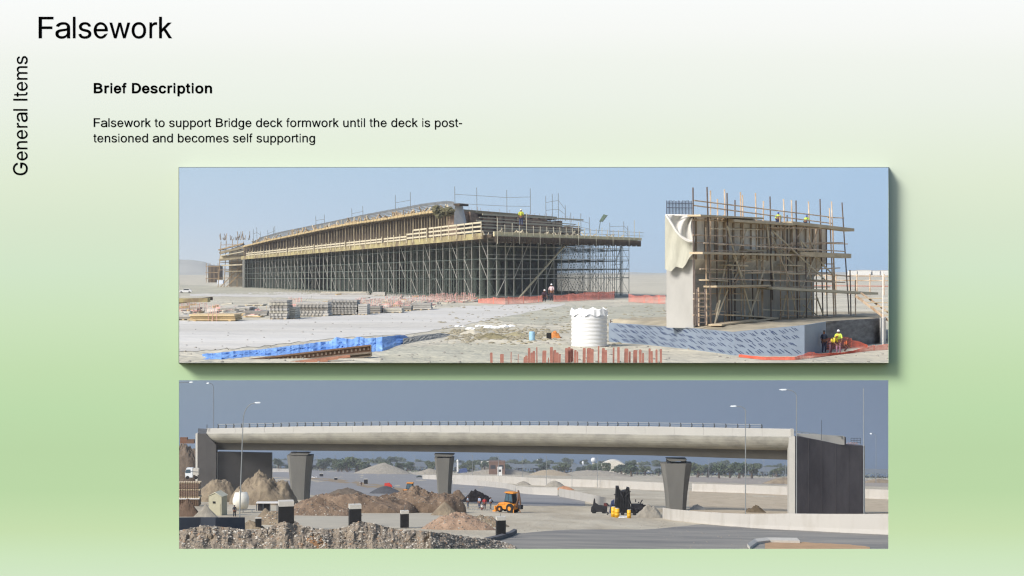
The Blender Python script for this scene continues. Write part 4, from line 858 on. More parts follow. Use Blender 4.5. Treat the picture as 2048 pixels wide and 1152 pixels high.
# white car far left
def car(base, k, rz, label, body=(225, 225, 225)):
    r = empty('parked_car', base, label, 'car'); cm = mat('car_paint_%d' % body[0], body, .3, .02, 1); gl = mat('car_glass', (40, 46, 52), .1, .05, 1)
    M = lambda: MB(base, k, rz)
    prof = [(-2.2, .35), (-2.25, .75), (-1.9, .95), (-1.0, 1.0), (-.4, 1.5), (1.2, 1.52), (1.8, 1.05), (2.2, .95), (2.25, .4)]
    mb = M(); mb.loft([[(x, -.85, z) for x, z in prof], [(x, .85, z) for x, z in prof]]); mb.build('body', cm, r)
    mb = M(); mb.loft([[(x, -.87, z) for x, z in ((-.85, 1.02), (-.35, 1.42), (1.1, 1.44), (1.6, 1.05))], [(x, .87, z) for x, z in ((-.85, 1.02), (-.35, 1.42), (1.1, 1.44), (1.6, 1.05))]]); mb.build('side_windows', gl, r)
    mb = M(); mb.quad((-1.0, -.75, 1.03), (-1.0, .75, 1.03), (-.43, .7, 1.48), (-.43, -.7, 1.48)); mb.build('windscreen', gl, r)
    for x in (-1.4, 1.4):
        for y in (-.82, .82): w_ = M().wheel((x, y, .33), .33, .2, 12).build('wheel', mat('tyre', (26, 26, 27), .9, .1, 2), r); M().wheel((x, y, .33), .18, .23, 10).build('rim', mat('rim', (150, 150, 152), .4, .05, 2), w_)
    return r
car(D_(T(371, 586)), gD(586) / F * 5.6, .1, 'small white car parked at the far left of the upper site')
# stacks of formwork and steel
gry = [mat('grey_panel_%d' % i, c, .85, .12, .8) for i, c in enumerate(((170, 166, 158), (186, 182, 174), (150, 145, 136), (192, 186, 170)))]
pnk = mat('pink_primer_frame', (206, 160, 150), .75, .12, 1.5)
tan_ = mat('tan_timber_beam', (190, 166, 126), .8, .15, .8)
def stack(x0, x1, yb, yt, label, kind='panel', mats=gry, dep=5, nm='panel_stack', rails=None, layers=None):
    D = gD(yb); r = empty(nm, T((x0 + x1) / 2, yb), label, 'stack'); kk = D / F; W_ = (x1 - x0) * kk; H = (yb - yt) * kk; X = (x0 - 1024) * kk
    n = layers or max(2, int((yb - yt) / 4.2)); rr = random.Random(int(x0))
    z = .05
    bear = MB()
    for t in (.12, .5, .88): bear.box(X + W_ * t - .15, X + W_ * t + .15, D, D + dep, 0, .12)
    bear.build('bearer', tan_, r); z = .12; th = (H - .12) / n
    for i in range(n):
        a = rr.uniform(-.012, .02) * W_; b_ = rr.uniform(-.03, .012) * W_
        mb = MB(); mb.box(X + a, X + W_ + b_, D + rr.uniform(0, .3), D + dep, z, z + th * .86)
        if kind == 'frame':
            for t in range(int(W_ / .5)): mb.box(X + a + t * .5, X + a + t * .5 + .1, D - .08, D + .0, z, z + th * .9)
        mb.build('panel' if kind != 'timber' else 'beam', rr.choice(mats), r); z += th
    return r
def trestles(x0, x1, yb, yt, label, m=pnk, step=7, group=None):
    """row of upright steel frames"""
    D = gD(yb); kk = D / F; r = empty('formwork_frames', T((x0 + x1) / 2, yb), label, 'frames'); rr = random.Random(int(x0 * 7)); px = x0
    while px < x1:
        m1 = MB(); l = rr.uniform(-2, 2); t = yt + rr.uniform(-2.5, 2.5)
        m1.beam(at(px, yb, D), at(px + l, t, D), .9 * kk, n=3); m1.beam(at(px + step * .6, yb, D + 1), at(px + l + step * .6, t, D + 1), .9 * kk, n=3)
        for f in (.1, .5, .9): m1.beam(at(px, yb + (t - yb) * f, D), at(px + step * .75, yb + (t - yb) * f, D + 1), .8 * kk, n=3)
        if rr.random() < .5: m1.beam(at(px, yb, D), at(px + step * .7, t, D + 1), .8 * kk, n=3)
        m1.build('frame', m, r); px += step
    return r
trestles(352, 412, 627, 606, 'pink primed trestles under the yellow beam at the far left')
r = empty('timber_beam', at(390, 598, 222), 'yellow timber beam laid on the pink trestles', 'beam'); MB().beam(at(345, 601, 222), at(418, 600, 222), 2, .6).build('beam', yel, r)
MB().beam(at(345, 605, 221.5), at(424, 597, 230), .3, .5).build('strap', dark, r)
stack(378, 470, 643, 628, 'low stack of tan timber beams beside the dirt track', 'timber', [tan_, mat('tan_light', (206, 184, 144), .8, .1, 1)], nm='timber_stack', layers=3)
stack(352, 380, 640, 630, 'grey planks stacked at the left edge', 'panel', nm='plank_stack')
trestles(417, 434, 643, 610, 'pair of tall pink frames standing before the tan timber stack', pnk, 8)
stack(484, 534, 632, 622, 'low grey pile with a dark gap, beside the tan timbers', 'panel')
stack(440, 500, 622, 614, 'scattered grey planks behind the tan timber stack', 'panel', nm='plank_stack', layers=2)
stack(488, 526, 612, 608, 'short pale pile at the back of the yard', 'panel', layers=1)
stack(538, 574, 639, 600, 'tall grey stack of formwork panels with a pale end', 'frame', layers=7)
stack(574, 590, 638, 614, 'narrow pale crate standing against the tall grey stack', 'panel', [gry[3]], nm='crate')
trestles(578, 606, 620, 595, 'pink frames leaning behind the narrow crate')
stack(592, 656, 633, 604, 'wide grey stack of formwork panels with dark gaps', 'frame', layers=5)
stack(656, 714, 630, 600, 'wide pale grey stack of steel beams in the middle of the yard', 'frame', layers=6)
trestles(712, 760, 614, 597, 'row of pink frames on the grey stacks in the middle of the yard')
stack(716, 734, 630, 608, 'small light crate leaning out of the row', 'panel', [gry[1]], nm='crate')
stack(735, 761, 627, 612, 'dark grey short stack just right of the light crate', 'panel', [gry[2]])
trestles(763, 822, 620, 594, 'tall pink and cream frames above the pale low stack')
stack(766, 804, 626, 616, 'low cream stack under the tall pink frames', 'panel', [gry[3]], layers=2)
stack(804, 822, 622, 612, 'small grey stack at the right foot of the pink frames', 'panel', [gry[2]])
stack(822, 862, 620, 606, 'last grey stack of the row toward the falsework', 'panel')
trestles(824, 880, 606, 592, 'pink frames standing behind the last grey stack')
trestles(862, 950, 604, 587, 'long row of pink struts in front of the falsework feet', pnk, 5)
stack(640, 740, 590, 583, 'long pale stack of boards at the foot of the falsework', 'panel', [gry[1], gry[3]], layers=2, nm='board_stack')
stack(745, 770, 592, 583, 'light grey box beside the long pale boards', 'panel', [gry[1]], layers=1, nm='crate')
rr = random.Random(31); cm_ = [gry[0], gry[1], gry[3], pnk, tan_, gry[2]]; mbs_ = [MB() for _ in cm_]
for k in range(620):
    px = 352 + 600 * rr.random(); py = lerp([(350, 640), (600, 632), (800, 620), (950, 604)], px) - abs(rr.gauss(0, 1)) * 11
    py = max(py, 588); D = gD(py); kk = D / F; b0 = T(px, py); L_ = rr.uniform(4, 26) * kk; h = rr.uniform(.5, 2.4) * kk; i = rr.randrange(6)
    if rr.random() < .72: mbs_[i].beam(b0 + Vector((0, 0, h)), b0 + Vector((L_, rr.uniform(-1.5, 1.5), h + rr.uniform(-.1, .25))), rr.uniform(.3, 1), rr.uniform(.12, .4))
    else: mbs_[i].beam(b0, b0 + Vector((rr.uniform(-.5, .5), rr.uniform(-.5, .5), rr.uniform(3, 9) * kk)), .7 * kk)
for mb, m_ in zip(mbs_, cm_): o = mb.build('yard_clutter', m_); o['kind'] = 'stuff'
mb = MB()
for k in range(900):
    px = rr.uniform(880, 1340) if k < 600 else rr.uniform(900, 1100); py = rr.uniform(612, 690) if k < 600 else rr.uniform(658, 680); p = T(px, py); mb.rock((p.x, p.y, tg(p.x, p.y)), rr.uniform(.08, .28), k, (1.5, 1.2, .6))
o = mb.build('clods', mat('clod', (150, 142, 120), .95, .2, 1)); o['kind'] = 'stuff'
# container boxes near the stair tower
for (x0, x1, yb, yt, c, lb) in ((434, 446, 573, 560, (205, 212, 222), 'white cabin at the left foot of the stair tower'), (458, 471, 568, 559, (222, 222, 220), 'white sign board at the right foot of the stair tower')):
    D = gD(yb) - 6; kk = D / F; r = empty('site_cabin', at((x0 + x1) / 2, yb, D), lb, 'cabin'); X = (x0 - 1024) * kk
    z0 = at(0, yb, D).z; z1 = at(0, yt, D).z
    MB().box(X, X + (x1 - x0) * kk, D, D + 2.5, z0, z1).build('wall', mat('cabin_%d' % c[0], c, .6, .05, 1), r); MB().box(X - .1, X + (x1 - x0) * kk + .1, D - .1, D + 2.6, z1, z1 + .15).build('roof', whit, r)
def heap(nm, px, py, wpx, hpx, m, label, cat='mound', dfn=None, dep=.5, rough=.35, gfn=None, n=40, seed=0, par=None, peak=1.0, kind=None, sharp=1.0):
    """mound of loose material, its foot at a pixel"""
    D = (dfn or (lambda a, b: gD(b)))(px, py); kk = D / F; cx = (px - 1024) * kk; W_ = wpx * kk / 2; H = hpx * kk; dy = W_ * dep; cy = D + dy
    gf = gfn or tg
    def f(u, v):
        r_ = v; t = u * 2 * math.pi; x = cx + W_ * r_ * math.cos(t) * (1 + .12 * fbm(math.cos(t) + seed, math.sin(t))); y = cy + dy * r_ * math.sin(t)
        q = (1 - r_ ** (1.6 * sharp)) if r_ < 1 else 0
        nz = 1 + rough * fbm(x / W_ * 2.3 + seed * 3.1, y / dy * 1.6 + seed, seed)
        nz += rough * .35 * fbm(x / W_ * 9, y / dy * 7, seed)
        return (x, y, gf(x, y) - .02 * H + H * q ** peak * max(.15, nz))
    mb = MB(); mb.grid(n * 2, n, f)
    o = mb.build(nm, m, smooth=True, origin=(cx, cy, gf(cx, cy)))
    tag(o, label, cat)
    if kind: o['kind'] = kind
    return o
dirt = mat('dug_earth', (150, 142, 112), .95, .25, .8, bump=.5)
heap('earth_heap', 985, 678, 80, 10, mat('dark_dug_earth', (128, 120, 92), .95, .3, .8, bump=.5), 'dark dug earth beside the shallow trench')
heap('earth_heap', 945, 668, 60, 7, sand, 'pale sand spoil left of the trench', seed=4)
heap('earth_heap', 1030, 672, 56, 7, dirt, 'olive earth spoil right of the trench', seed=9)
for k in range(9):
    px = 916 + k * 13 + R.uniform(-3, 3); py = 657 + R.uniform(-3, 4); p = T(px, py); o = MB().rock((p.x, p.y, .1), R.uniform(.2, .45), k, (1.6, 1, .6)).build('sandbag', MATS['white_cloth'], origin=(p.x, p.y, 0))
    tag(o, 'white sandbag lying along the edge of the trench', 'sandbag', 'white sandbags by the trench')
p = T(1064, 681); o = MB(p, gD(681) / F).lathe([(5.5, 0), (6, 3), (5.6, 6), (6, 9), (5.6, 12), (6, 15), (5, 18)], 16).build('barrel', mat('pale_blue_plastic', (150, 190, 214), .5, .1, 1), origin=tuple(p), smooth=True); tag(o, 'pale blue barrel on the mud left of the white tank', 'barrel')
p = T(1098, 678); r = empty('equipment_box', p, 'small black box on the mud next to the orange heap', 'box'); MB(p, gD(678) / F).box(-5, 5, 0, 8, 0, 11).build('case', mat('black_plastic', (26, 26, 26), .6, .1, 1), r); MB(p, gD(678) / F).box(-4, 4, 1, 7, 11, 12.2).build('lid', mat('black_lid', (44, 44, 44), .5, .1, 1), r)
heap('cable_heap', 1110, 676, 24, 14, mat('orange_brown_cable', (196, 128, 72), .9, .3, 3), 'orange brown heap of cable beside the black box', 'cable', seed=3, peak=.7)
mb = MB(); p = T(1222, 662)
for z in (0, 4, 8): mb.beam(p + Vector((-.1, 0, .5 + z * .06)), p + Vector((.35, 0, .5 + z * .06)), .08)
mb.beam(p + Vector((-.05, .02, 0)), p + Vector((-.05, .02, 1.2)), .1); mb.beam(p + Vector((.3, .02, 0)), p + Vector((.3, .02, 1.2)), .1)
tag(mb.build('step_rack', tbd, origin=tuple(p)), 'small dark rack between the tank and the membrane wall', 'rack')
# distant white buildings on the right skyline
for k, (x0, x1, y0) in enumerate(((1700, 1714, 541.5), (1716, 1742, 540.5), (1746, 1760, 541.5), (1762, 1800, 541.0))):
    D = 1250; p = at(x0, 547, D); kk = D / F; r = empty('distant_building', p, ('leftmost small', 'widest', 'narrow', 'rightmost')[k] + ' white building on the far right skyline', 'building')
    MB(p, kk).box(0, x1 - x0, 0, 20, -3, 547 - y0).build('wall', mat('far_white', (228, 226, 220), .8, .05, .1), r); MB(p, kk).box(-.4, x1 - x0 + .4, -.4, 20.4, 547 - y0, 547 - y0 + .7).build('roof', gry[1], r)
mb = MB()
for k in range(420):
    px = R.uniform(330, 1800); py = R.uniform(600, 728); p = T(px, py); mb.rock((p.x, p.y, tg(p.x, p.y) + .02), R.uniform(.05, .16), k)
o = mb.build('loose_stones', gry[2]); o['kind'] = 'stuff'
# ================================================================ LOWER VIEW: the finished overpass
HL = 136.0
def yh(px): return 918 + (px - 358) * .0148
def lD(px, py): return HL * F / (py - yh(px))
_b = -(yh(1024) - HY) / F; _a = -.0148
def lg0(x, y): return ZC - HL + _a * x + _b * y
def lg(x, D): return lg0(x, D) + 1.2 * fbm(x * .004, D * .0015, 5)
def L(px, py, up=0): D = lD(px, py); return at(px, py - up, D)
Z_ = lambda p: (p.x, p.y, p.z)
S = 20.0
lsand = mat('site_sand', (162, 150, 128), .95, .1, .006, rgb2=(192, 183, 162), bump=.3, stretch=(1, .35, 1), detail=12)
def lower_ground(u, v):
    a = (-.52 + 1.04 * u); D = 2180 * (90000 / 2180) ** v; x = a * D
    return (x, D, lg(x, D))
MB().grid(200, 240, lower_ground).build('site_ground', lsand, smooth=True)['kind'] = 'structure'
def lstrip(name, up, lo, m, lift=.6, edge=1.0, nu=80, nv=8): return strip(name, up, lo, m, gfn=lg, gd=lD, lift=lift, edge=edge, nu=nu, nv=nv)
asph = mat('asphalt', (112, 110, 106), .9, .12, .012, rgb2=(146, 141, 131), stretch=(.3, 1, 1))
asph2 = mat('far_asphalt', (136, 134, 132), .9, .08, .004)
lstrip('asphalt_road', [(860, 1101), (930, 1099), (1000, 1084), (1040, 1066), (1120, 1060), (1300, 1059), (1400, 1049), (1500, 1056), (1777, 1070), (1950, 1080)], [(860, 1125), (1950, 1125)], asph, edge=.6)
lstrip('asphalt_road', [(545, 928), (640, 933), (720, 940), (850, 951), (960, 966), (1060, 982), (1170, 999)], [(545, 958), (620, 958), (700, 972), (800, 992), (900, 1000), (1000, 1012), (1170, 1012)], asph2)
lstrip('asphalt_road', [(545, 962), (610, 960), (690, 968), (760, 980), (800, 988)], [(545, 985), (620, 990), (700, 996), (800, 990)], asph2, lift=.5)
lstrip('asphalt_road', [(1330, 953), (1500, 956), (1900, 962)], [(1330, 962), (1500, 968), (1900, 976)], mat('worn_road', (150, 140, 128), .95, .08, .004))
lstrip('median_strip', [(600, 953), (700, 961), (800, 976), (900, 990)], [(600, 956), (690, 967), (760, 980), (850, 992)], mat('median_dirt', (140, 122, 96), .95, .2, .02), lift=.9)
lstrip('concrete_slab', [(590, 1027), (700, 1024), (850, 1022), (920, 1026)], [(590, 1062), (760, 1058), (840, 1056), (920, 1050)], mat('pale_slab', (176, 168, 150), .9, .06, .01))
lstrip('embankment', [(1378, 981), (1480, 984), (1600, 989), (1777, 998), (1950, 1004)], [(1378, 1030), (1480, 1032), (1600, 1034), (1777, 1038), (1950, 1042)], mat('embankment_sand', (168, 152, 126), .95, .14, .02, rgb2=(188, 172, 146), stretch=(1, .3, 1)), lift=.5)
lstrip('sand_patch', [(1530, 1086), (1600, 1085), (1700, 1090), (1740, 1096)], [(1530, 1100), (1600, 1108), (1740, 1108)], mat('orange_sand', (176, 142, 106), .95, .15, .03), lift=1.2)
# sea
mb = MB(); mb.grid(20, 2, lambda u, v: (lambda a, D: (a * D, D, lg0(a * D, D) + 6))(-.52 + 1.04 * u, 26000 * (110000 / 26000) ** v)); mb.build('sea', mat('far_sea', (84, 100, 122), .6, .08, .0002))['kind'] = 'structure'
# far ridge of low hazy hills
def ridge(u, v):
    px = 100 + 1900 * u; t = yh(px) - 1.0 - 1.5 * abs(fbm(px * .012, 4)); yb = yh(px) + 8
    return tuple(at(px, yb + (t - yb) * math.sin(v * 1.57), 24000 + 2500 * v))
MB().grid(100, 4, ridge).build('far_shore', mat('hazy_shore', (104, 112, 118), .95, .1, .0005))['kind'] = 'structure'

# ---- the bridge
DT = [(px, 1 / (1 / 5350 + (1 / 4440 - 1 / 5350) * (px - 412) / (1590 - 412))) for px in range(380, 1760, 20)]
PT = [(412, 857), (600, 853), (800, 851), (1100, 851), (1300, 853), (1581, 858)]
PB = [(412, 868), (800, 865), (1100, 867), (1300, 870), (1581, 874)]
FB = [(412, 888), (600, 890), (800, 892), (1100, 895), (1300, 898), (1581, 904)]
SB = [(412, 903), (600, 905), (800, 906.5), (1100, 911), (1300, 915), (1581, 924)]
brc = mat('deck_concrete', (156, 153, 142), .88, .10, .018, rgb2=(122, 120, 112), bump=.15, stretch=(.8, 1, 1.3), ramp=(.42, .72), detail=10)
brl = mat('parapet_concrete', (170, 168, 161), .85, .04, .02)
br = empty('overpass_bridge', Z_(L(890, 998)), 'finished concrete overpass with rounded edge beams spanning the whole site', 'bridge')
NS = 90
def station(i, n=NS, x0=412, x1=1583): return x0 + (x1 - x0) * i / n
def sect(px, prof):
    D = lerp(DT, px); kk = D / F; return [tuple(at(px + 0, y, D) + Vector((-dx * 0, dy, 0))) for dy, y in prof]
def deckprof(px):
    D = lerp(DT, px); pb, fb, sb = lerp(PB, px), lerp(FB, px), lerp(SB, px); W_ = 140
    P = [(-2.5, pb)]
    for k in range(9):
        t = k / 8 * math.pi / 2; P.append((-9 + 52 * (1 - math.cos(t)), pb + .6 + (fb - pb - .6) * math.sin(t)))
    P += [(W_ - 50, fb + 8), (W_, pb + 10), (W_, pb + 7), (0, pb - 1.5)]
    return P
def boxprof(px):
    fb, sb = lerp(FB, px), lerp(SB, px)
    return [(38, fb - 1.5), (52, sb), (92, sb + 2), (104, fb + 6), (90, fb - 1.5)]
def to3(px, P): D = lerp(DT, px); return [(at(px, y, D).x * 1, D + dy, at(px, y, D).z) for dy, y in P]
mb = MB(); mb.loft([to3(station(i), deckprof(station(i))) for i in range(NS + 1)]); mb.build('deck', brc, br)
nseg = 20
for s_ in range(nseg):                           # parapet in cast lengths
    m1 = MB(); rg = []
    for i in range(5):
        px = station(s_ * 4 + i * .995 + .0, 80); pt, pb = lerp(PT, px), lerp(PB, px)
        rg.append(to3(px, [(-1, pb - .1), (2, pt + 1), (3, pt), (8, pt), (12, pb - .1)]))
    m1.loft(rg); m1.build('parapet', brl, br)
mb = MB(); mb.loft([to3(station(i), boxprof(station(i))) for i in range(NS + 1)]); mb.build('box_girder', mat('painted_shade_girder', (84, 82, 76), .9, .12, .02, stretch=(.5, 1, 1)), br)  # shade below the overhang is put into this darker colour
rl = mat('grey_rail', (150, 156, 160), .4, .08, .05, metal=.4); rp = mat('rail_post', (72, 78, 84), .6, .1, .1)
px = 436.0
posts = []
while px < 1543: posts.append(px); px += lerp([(436, 15.5), (900, 17.5), (1300, 21), (1540, 25)], px)
for i, px in enumerate(posts):
    D = lerp(DT, px) + 5; y = lerp(PT, px); kk = D / F; mb = MB()
    mb.beam(at(px, y, D), at(px + 1.2, y - 4, D), 2.6 * kk); mb.beam(at(px + 1.2, y - 4, D), at(px, y - 8.4, D), 2.2 * kk)
    r = mb.build('railing_post', rp, br)
    if i + 1 < len(posts):
        q = posts[i + 1]; D2 = lerp(DT, q) + 5; y2 = lerp(PT, q)
        m1 = MB(); m1.beam(at(px, y - 7.6, D), at(q, y2 - 7.6, D2), 1.3 * kk); m1.build('rail', rl, br)
        m1 = MB(); m1.beam(at(px, y - 3.6, D), at(q, y2 - 3.6, D2), .7 * kk); m1.build('rail', rl, br)
pcn = mat('pier_grey', (108, 107, 102), .9, .08, .02, rgb2=(98, 97, 93), stretch=(1, 1, .3))
def lpier(cx, wt, wb, yt, yb, dsh):
    D = lerp(DT, cx) + 72; kk = D / F
    def ring(w_, y, dep=22): 
        z = at(0, y, D).z; x = (cx - 1024 + dsh) * kk; h = w_ / 2 * kk; c = h * .22
        return [(x - h, D + dep, z), (x - h, D - dep, z), (x - h + c, D - dep - 9, z), (x + h * .55, D - dep - 9, z), (x + h, D - dep + 6, z), (x + h, D + dep, z)]
    mb = MB(); rg = []
    for t in (0, .05, .2, .4, .6, .8, 1):
        y = yb + (yt - yb) * t; rg.append(ring(wb + (wt - wb) * (t ** 1.6), y))
    mb.loft(rg); p = mb.build('pier', pcn, br)
    for dx in (-.24, .24):
        z0 = at(0, yt, D).z; x = (cx - 1024 + dsh + dx * wt) * kk; h = 4.2 * kk
        m1 = MB(); m1.box(x - h, x + h, D - 20, D + 15, z0, z0 + 5.5 * kk); m1.build('bearing', mat('dark_bearing', (46, 48, 52), .7, .1, .1), p)
    sb = lerp(SB, cx); m1 = MB(); x = (cx - 1024) * kk; z0 = at(0, sb + 3.2, D).z
    m1.loft([[(x - 20 * kk, D - 30, z0 + 3 * kk), (x + 20 * kk, D - 30, z0 + 3 * kk), (x + 20 * kk, D + 30, z0 + 3 * kk), (x - 20 * kk, D + 30, z0 + 3 * kk)],
             [(x - 15 * kk, D - 30, z0), (x + 15 * kk, D - 30, z0), (x + 15 * kk, D + 30, z0), (x - 15 * kk, D + 30, z0)]]); m1.build('diaphragm', pcn, p)
    return p
lpier(601, 51, 33, 909.5, 1010, 0); lpier(889, 39, 25, 914, 1003, 0); lpier(1352, 62, 38, 925, 1024, 0)
# right abutment: pale end face, dark coated wing wall, road edge on top
dkw = mat('coated_wall', (58, 55, 59), .9, .10, .012, rgb2=(82, 79, 82), stretch=(1, 1, .5), detail=10); dkw2 = mat('coated_wall_left', (84, 82, 80), .9, .10, .02)
blk_j = mat('joint_sealant', (72, 69, 71), .95, .1, .1)
ab = [at(1579, 1030, 4430), at(1590, 1030, 4415), at(1728, 1031, 4720)]
def wall(pts, ys_top, ys_bot, nm, m, dep=10, par=br):
    mb = MB(); rg = []
    for (px, D), yt, yb in zip(pts, ys_top, ys_bot):
        p, q = at(px, yb, D), at(px, yt, D); rg.append([tuple(p), tuple(q), tuple(q + Vector((0, dep, 0))), tuple(p + Vector((0, dep, 0)))])
    return mb.loft(rg).build(nm, m, par)
wall([(1578.5, 4432), (1590, 4425)], [873, 873], [1034, 1034], 'abutment_end', brl, 30)
def twall(px): return lerp([(1590, 874), (1600, 874), (1640, 881), (1680, 889), (1727, 892)], px)
cols = [1590.2, 1600, 1620, 1640, 1660, 1680, 1700, 1727]
wall([(c, 4426 + (c - 1590) * 1.0) for c in cols], [twall(c) for c in cols], [1036] * 8, 'wing_wall', dkw, 30)
for k in range(1, 5):
    px = 1590 + k * 27; D_k = 4426 + (px - 1590) - .8; MB().beam(at(px, twall(px) + 1, D_k), at(px, 1034, D_k), .9, .6).build('panel_joint', blk_j, br)
wall([(1727.1, 4563), (1730, 4700)], [891, 892], [1034, 1030], 'wall_return', brl, 6)
wall([(1582, 4436), (1588, 4436)], [858, 858], [874, 874], 'parapet_end', brl, 18)
wall([(1595, 4470), (1640, 4490), (1689, 4520)], [867, 869.5, 872.5], [876, 884, 890], 'parapet', brl, 14)
wall([(1689.2, 4519), (1692, 4524)], [873, 875], [890, 890], 'parapet_end', dkw, 14)
pp = [(1590, 861.5), (1604, 863.5), (1619, 865.5), (1632, 867), (1643, 868.5), (1655, 870), (1668, 870.5), (1684, 872)]
for i, (px, y) in enumerate(pp):
    D = 4478 + (px - 1590) * .4; mb = MB(); mb.beam(at(px, y + 5.5, D), at(px, y, D), 1.6); mb.build('railing_post', rp, br)
    if i + 1 < len(pp): q = pp[i + 1]; MB().beam(at(px, y + .6, D), at(q[0], q[1] + .6, 4478 + (q[0] - 1590) * .4), 2).build('rail', rl, br)
r = empty('rubble_edge', Z_(at(1690, 889, 4600)), 'broken earth and rubble along the top of the dark wing wall', 'rubble'); mb = MB()
for i in range(110):
    px = R.uniform(1600, 1728); mb.rock(at(px, twall(px) + .2, 4448 + (px - 1590) * 1.0), R.uniform(1, 3.2), i)
mb.build('rubble', mat('brown_rubble', (134, 116, 96), .95, .25, .1), r)['kind'] = 'stuff'
r = empty('crate_pile', Z_(at(1710, 884, 4620)), 'grey mesh crate and pinkish sacks on top of the wing wall', 'crate'); kk = 4620 / F
mb = MB(at(1702, 886, 4615), kk)
for x in (0, 6, 12, 19): mb.beam((x, 0, -2), (x, 0, 10), .8)
for z in (1, 5, 9.5): mb.beam((0, 0, z), (19, 0, z), .8)
mb.build('mesh_frame', rp, r); mb = MB()
for i in range(9): mb.rock(at(1694 + i * 2.6, 888 - (i % 2) * 2, 4608), 2.6, i)
mb.build('sack', mat('pink_sack', (184, 150, 138), .9, .15, .2), r)
# left abutment
wall([(391, 5330), (395, 5325)], [867, 867], [1000, 1000], 'abutment_end', brl, 30)
wall([(395.2, 5326), (412, 5330), (432, 5336)], [868, 868, 890], [1000, 1000, 1000], 'wing_wall', dkw2, 30)
wall([(431, 5352), (435, 5350)], [905, 905], [1000, 1000], 'wall_end', brl, 8)
wall([(435.2, 5354), (490, 5400), (543, 5440)], [904, 905, 906], [1000, 1000, 1000], 'abutment_wall', dkw2, 20)
wall([(396, 5345), (418, 5350)], [857, 858], [868, 868], 'parapet_end', mat('fence_panel', (98, 102, 108), .8, .2, .1), 6)
MB().beam(at(414, 860, 5340), at(414, 849, 5340), 2.4).build('post', rp, br)

# ---- barriers
def barrier(nm, cols, hpx, label, m=None, th=10, group=None):
    m = m or mat('white_barrier', (180, 176, 168), .85, .05, .02, rgb2=(160, 154, 142), ramp=(.5, .8), stretch=(1, 1, .3))
    rg = []; mb = MB()
    for px, yb in cols:
        D = lD(px, yb); h = lerp(hpx, px); p = at(px, yb + .5, D); q = at(px, yb - h, D)
        rg.append([tuple(p), tuple(p + Vector((0, th * .25, (q.z - p.z) * .25))), tuple(q + Vector((0, th * .4, 0))), tuple(q + Vector((0, th * .62, 0))), tuple(p + Vector((0, th, 0)))])
    mb.loft(rg); o = mb.build(nm, m, origin=rg[0][0]); tag(o, label, 'barrier', group); return o
near = [(1326, 1037), (1345, 1040.5), (1400, 1047), (1450, 1052), (1500, 1056), (1580, 1061), (1680, 1066), (1777, 1070), (1900, 1076)]
nh = [(1326, 21), (1400, 23), (1500, 27), (1580, 33), (1680, 37), (1777, 41)]
barrier('concrete_barrier', near[:5], nh, 'curved near end of the white roadside barrier at the lower right', th=12)
barrier('concrete_barrier', [(1500.5, 1056.1)] + near[5:], nh, 'tall white roadside barrier in front of the dark wing wall', th=12)
barrier('concrete_barrier', [(1118, 993), (1160, 1001), (1213, 1013)], [(1118, 16), (1213, 17)], 'white barrier length just left of the black machines', th=10)
barrier('concrete_barrier', [(1032, 985.5), (1065, 989), (1115, 991.5)], [(1032, 13), (1115, 16)], 'bowed white barrier length right of the orange backhoe')
barrier('concrete_barrier', [(905, 968), (960, 972), (1012, 977.5), (1031, 982)], [(905, 11), (1031, 11)], 'white barrier length behind the orange backhoe')
far_t = [(845, 958), (900, 960), (1000, 966), (1100, 972), (1200, 975), (1320, 981), (1480, 986), (1590, 991), (1780, 999), (1900, 1003)]
fh = [(845, 8), (900, 10), (1000, 14), (1200, 15), (1480, 16), (1590, 17), (1780, 19)]
cutx = [(845, 1000, 'leftmost length of the long far white barrier, near the slim pier'), (1000, 1200, 'far white barrier length behind the orange backhoe and grey mounds'), (1200, 1330, 'far white barrier length behind the black machines'), (1384, 1590, 'far white barrier length seen between the right pier and the dark wall'), (1726, 1900, 'far white barrier length at the right edge beyond the dark wall')]
for x0, x1, lb in cutx: barrier('concrete_barrier', [(x0, lerp(far_t, x0)), ((x0 + x1) / 2, lerp(far_t, (x0 + x1) / 2)), (x1 - .6, lerp(far_t, x1))], fh, lb)
barrier('concrete_barrier', [(545, 944), (610, 945)], [(545, 7), (610, 7)], 'short far white barrier behind the left pier')
barrier('concrete_barrier', [(600, 937), (641, 938)], [(600, 6), (641, 6)], 'small distant white wall just right of the left pier')
barrier('concrete_barrier', [(300, 1067), (400, 1065), (430, 1065), (488, 1062)], [(300, 30), (430, 29), (488, 26)], 'dark blue grey barrier at the lower left edge', mat('slate_barrier', (66, 72, 82), .85, .08, .02), 14)

# ---- black posts with concrete caps
blk = mat('black_bitumen_post', (18, 19, 21), .8, .2, .1, rgb2=(27, 28, 30)); capm = mat('bare_concrete_cap', (186, 182, 172), .9, .08, .1)
def cpost(px, yb, w_, h, cap_h, label, rods=True):
    D = lD(px, yb); kk = D / F; b = L(px, yb); r = empty('capped_post', Z_(b), label, 'concrete post', 'black posts with bare caps')
    MB(b, kk, .22).box(-w_ / 2, w_ / 2, 0, w_ * .8, -3, h - cap_h).build('shaft', blk, r)
    MB(b, kk, .22).box(-w_ / 2 - .0, w_ / 2 + .0, -.0, w_ * .8 + .0, h - cap_h, h).build('cap', capm, r)
    if rods: mb = MB(b, kk); [mb.beam((x, w_ * .4, h), (x + .3, w_ * .4, h + 6), .9) for x in (-w_ * .1,)]; mb.build('starter_bar', rp, r)
cpost(573, 1060, 30, 57, 10, 'largest black capped post, standing right of the white tank', False)
cpost(711, 1052, 24, 42, 8, 'black capped post in front of the brown earth ridge, second largest')
cpost(810, 1056, 16, 34, 6, 'black capped post left of the sandy cone')
cpost(1003, 1076, 18, 42, 7, 'black capped post nearest the kerb end')
cpost(517, 1058, 12, 22, 1.5, 'short black post beside the slate barrier', False)
